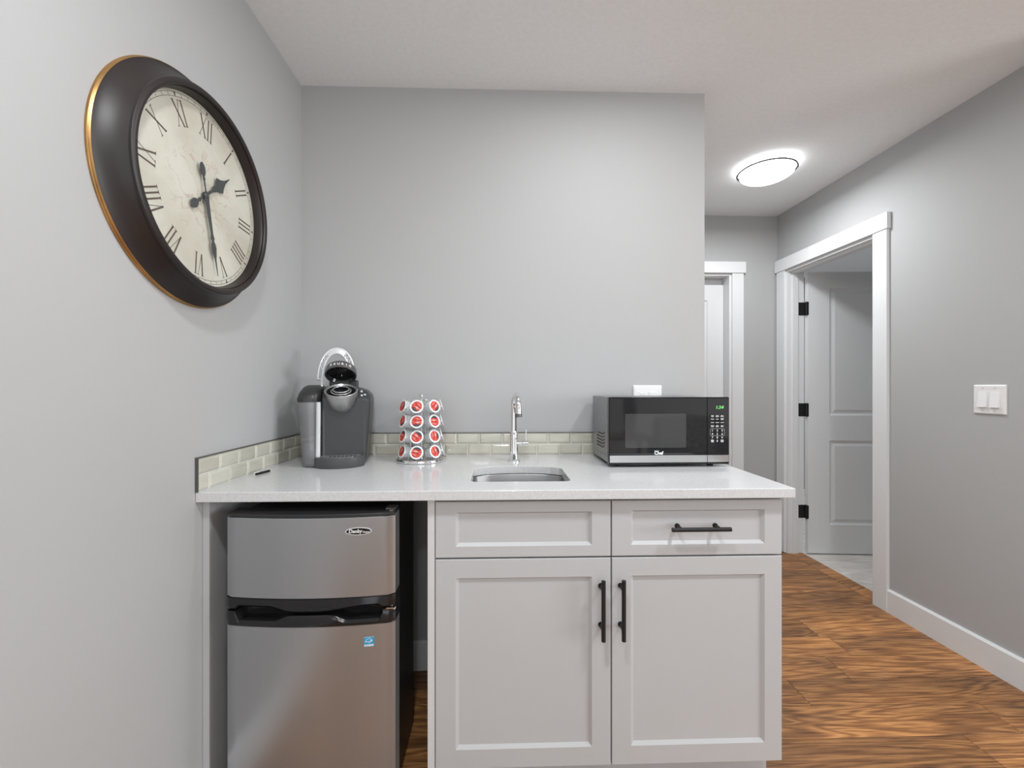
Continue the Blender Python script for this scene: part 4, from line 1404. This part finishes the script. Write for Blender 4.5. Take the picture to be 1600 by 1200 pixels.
for hnum, s in enumerate(('XII', 'I', 'II', 'III', 'IIII', 'V', 'VI', 'VII', 'VIII', 'IX', 'X', 'XI')):
    numeral(s, hnum)
bm = bmesh.new()
for rad in (0.2275, 0.2365):
    b_lathe(bm, [(rad - 0.0004, ZD), (rad + 0.0004, ZD), (rad + 0.0004, ZD + 0.0003), (rad - 0.0004, ZD + 0.0003), (rad - 0.0004, ZD)], 96, CKR)
for i in range(60):
    M = CKR @ Matrix.Rotation(-R(6 * i), 4, 'Z') @ Matrix.Translation((0, 0, ZD))
    if i % 5:
        bar2(bm, (0, 0.2275), (0, 0.2365), 0.0006, M)
    else:
        b_prism(bm, [(0, 0.2265), (0.0028, 0.2335), (0.0028, 0.2375), (-0.0028, 0.2375), (-0.0028, 0.2335)], M, 0.0003)
mk('minute_track', bm, INKC, dl)


def hand(name, outline, ang, zoff):
    """outline: half widths [(v, w), ...] along the hand from tail to tip"""
    pts = [(w_, v_) for v_, w_ in outline] + [(-w_, v_) for v_, w_ in outline[::-1] if w_ > 1e-6]
    M = CKR @ Matrix.Rotation(-R(ang), 4, 'Z') @ Matrix.Translation((0, 0, ZD + zoff))
    mk(name, prism(pts, M, 0.0012), HANDM, ck)


def drop(c, a, b, n=8):
    return [(c - a * math.cos(PI * i / n), b * math.sin(PI * i / n)) for i in range(n + 1)]


hand('hour_hand', [(-0.072, 0.0)] + [(v_, w_) for v_, w_ in drop(-0.054, 0.017, 0.0115)[1:-1]] + [(-0.036, 0.0028), (-0.030, 0.0055), (-0.024, 0.0028), (-0.012, 0.003), (0, 0.010), (0.012, 0.004),
     (0.04, 0.0035), (0.052, 0.008), (0.062, 0.0075), (0.070, 0.013), (0.082, 0.0215), (0.095, 0.012), (0.112, 0.0045), (0.143, 0.0004)], 44, 0.006)
hand('minute_hand', [(-0.085, 0.0)] + [(v_, w_) for v_, w_ in drop(-0.067, 0.018, 0.0105)[1:-1]] + [(-0.048, 0.0028), (-0.043, 0.005), (-0.038, 0.0024), (-0.014, 0.0018), (0, 0.0105), (0.016, 0.0075),
     (0.05, 0.006), (0.10, 0.0046), (0.112, 0.0075), (0.118, 0.004), (0.128, 0.0085), (0.138, 0.0100), (0.152, 0.0072), (0.17, 0.0025), (0.213, 0.0004)], 163, 0.0095)
mk('hand_boss', lathe([(0, 0.0135), (0.005, 0.0125), (0.0075, 0.0105), (0.0075, 0.002)], 24, CKR @ Matrix.Translation((0, 0, ZD))), HANDM, ck, smooth=True)

# ------------------------------------------------------------------ furniture behind the camera (seen as a reflection in the microwave)
tb = thing('console_table', 'low wooden console table reflected in the microwave door', 'table', (1.35, -3.6, 0))
OAK2 = mat('table_wood', (0.16, 0.075, 0.045), 0.4, var=0.3, vscale=3, stretch=(1, 8, 8))
mk('table_top', box(0.90, 1.79, -3.85, -3.42, 0.61, 0.65), OAK2, tb, bevel=0.004)
mk('shelf', box(0.94, 1.75, -3.83, -3.44, 0.14, 0.17), OAK2, tb)
for lx in (0.92, 1.725):
    for ly in (-3.83, -3.485):
        mk('leg', box(lx, lx + 0.045, ly, ly + 0.045, 0, 0.61), BLKSAT, tb)
vz = thing('vase', 'tall dark vase on the console table', 'vase', (1.575, -3.62, 0.65))
mk('vessel', lathe([(0, 0), (0.06, 0), (0.075, 0.02), (0.07, 0.05), (0.055, 0.08), (0.075, 0.18), (0.085, 0.30), (0.075, 0.45), (0.05, 0.58), (0.035, 0.66), (0.028, 0.66), (0.03, 0.60), (0, 0.58)], 32, Matrix.Translation((1.575, -3.62, 0.65))), BLKSAT, vz, smooth=True)
ac = thing('armchair', 'grey armchair with a pale shaggy throw behind the camera', 'armchair', (2.3, -3.25, 0))
CHF = mat('charcoal_fabric', (0.05, 0.05, 0.055), 0.9, var=0.2, vscale=60, bump=0.4)
SHAG = mat('shaggy_wool', (0.48, 0.46, 0.43), 0.95, var=0.35, vscale=30, bump=0.9, bscale=45)
mk('seat', box(1.93, 2.67, -3.65, -2.95, 0.16, 0.44), CHF, ac, bevel=0.05, bseg=3)
mk('backrest', box(1.90, 2.70, -3.80, -3.60, 0.40, 0.86), CHF, ac, bevel=0.06, bseg=3)
for ax in (1.83, 2.64):
    mk('armrest', box(ax, ax + 0.13, -3.70, -2.92, 0.16, 0.62), CHF, ac, bevel=0.04, bseg=3)
for lx in (1.93, 2.62):
    for ly in (-3.66, -2.98):
        mk('leg', box(lx, lx + 0.05, ly, ly + 0.05, 0, 0.16), OAK2, ac)
th_ = thing('shaggy_throw', 'pale shaggy wool throw over the armchair back', 'throw', (2.2, -3.6, 0.42))
srng = random.Random(5)
bm = bmesh.new()
for i in range(1100):
    u, v = srng.random(), srng.random()
    p = Vector((1.94 + 0.58 * u, -3.585, 0.46 + 0.42 * v))
    q = p + Vector((srng.uniform(-0.05, 0.05), srng.uniform(0.02, 0.06), srng.uniform(-0.07, 0.02)))
    b_tube(bm, [p, (p + q) / 2 + Vector((0, 0.012, 0.008)), q], [0.006, 0.005, 0.002], 4)
pl = mk('pile', bm, SHAG, th_)
pl['kind'] = 'stuff'
mk('backing', box(1.93, 2.53, -3.598, -3.584, 0.45, 0.885), SHAG, th_)
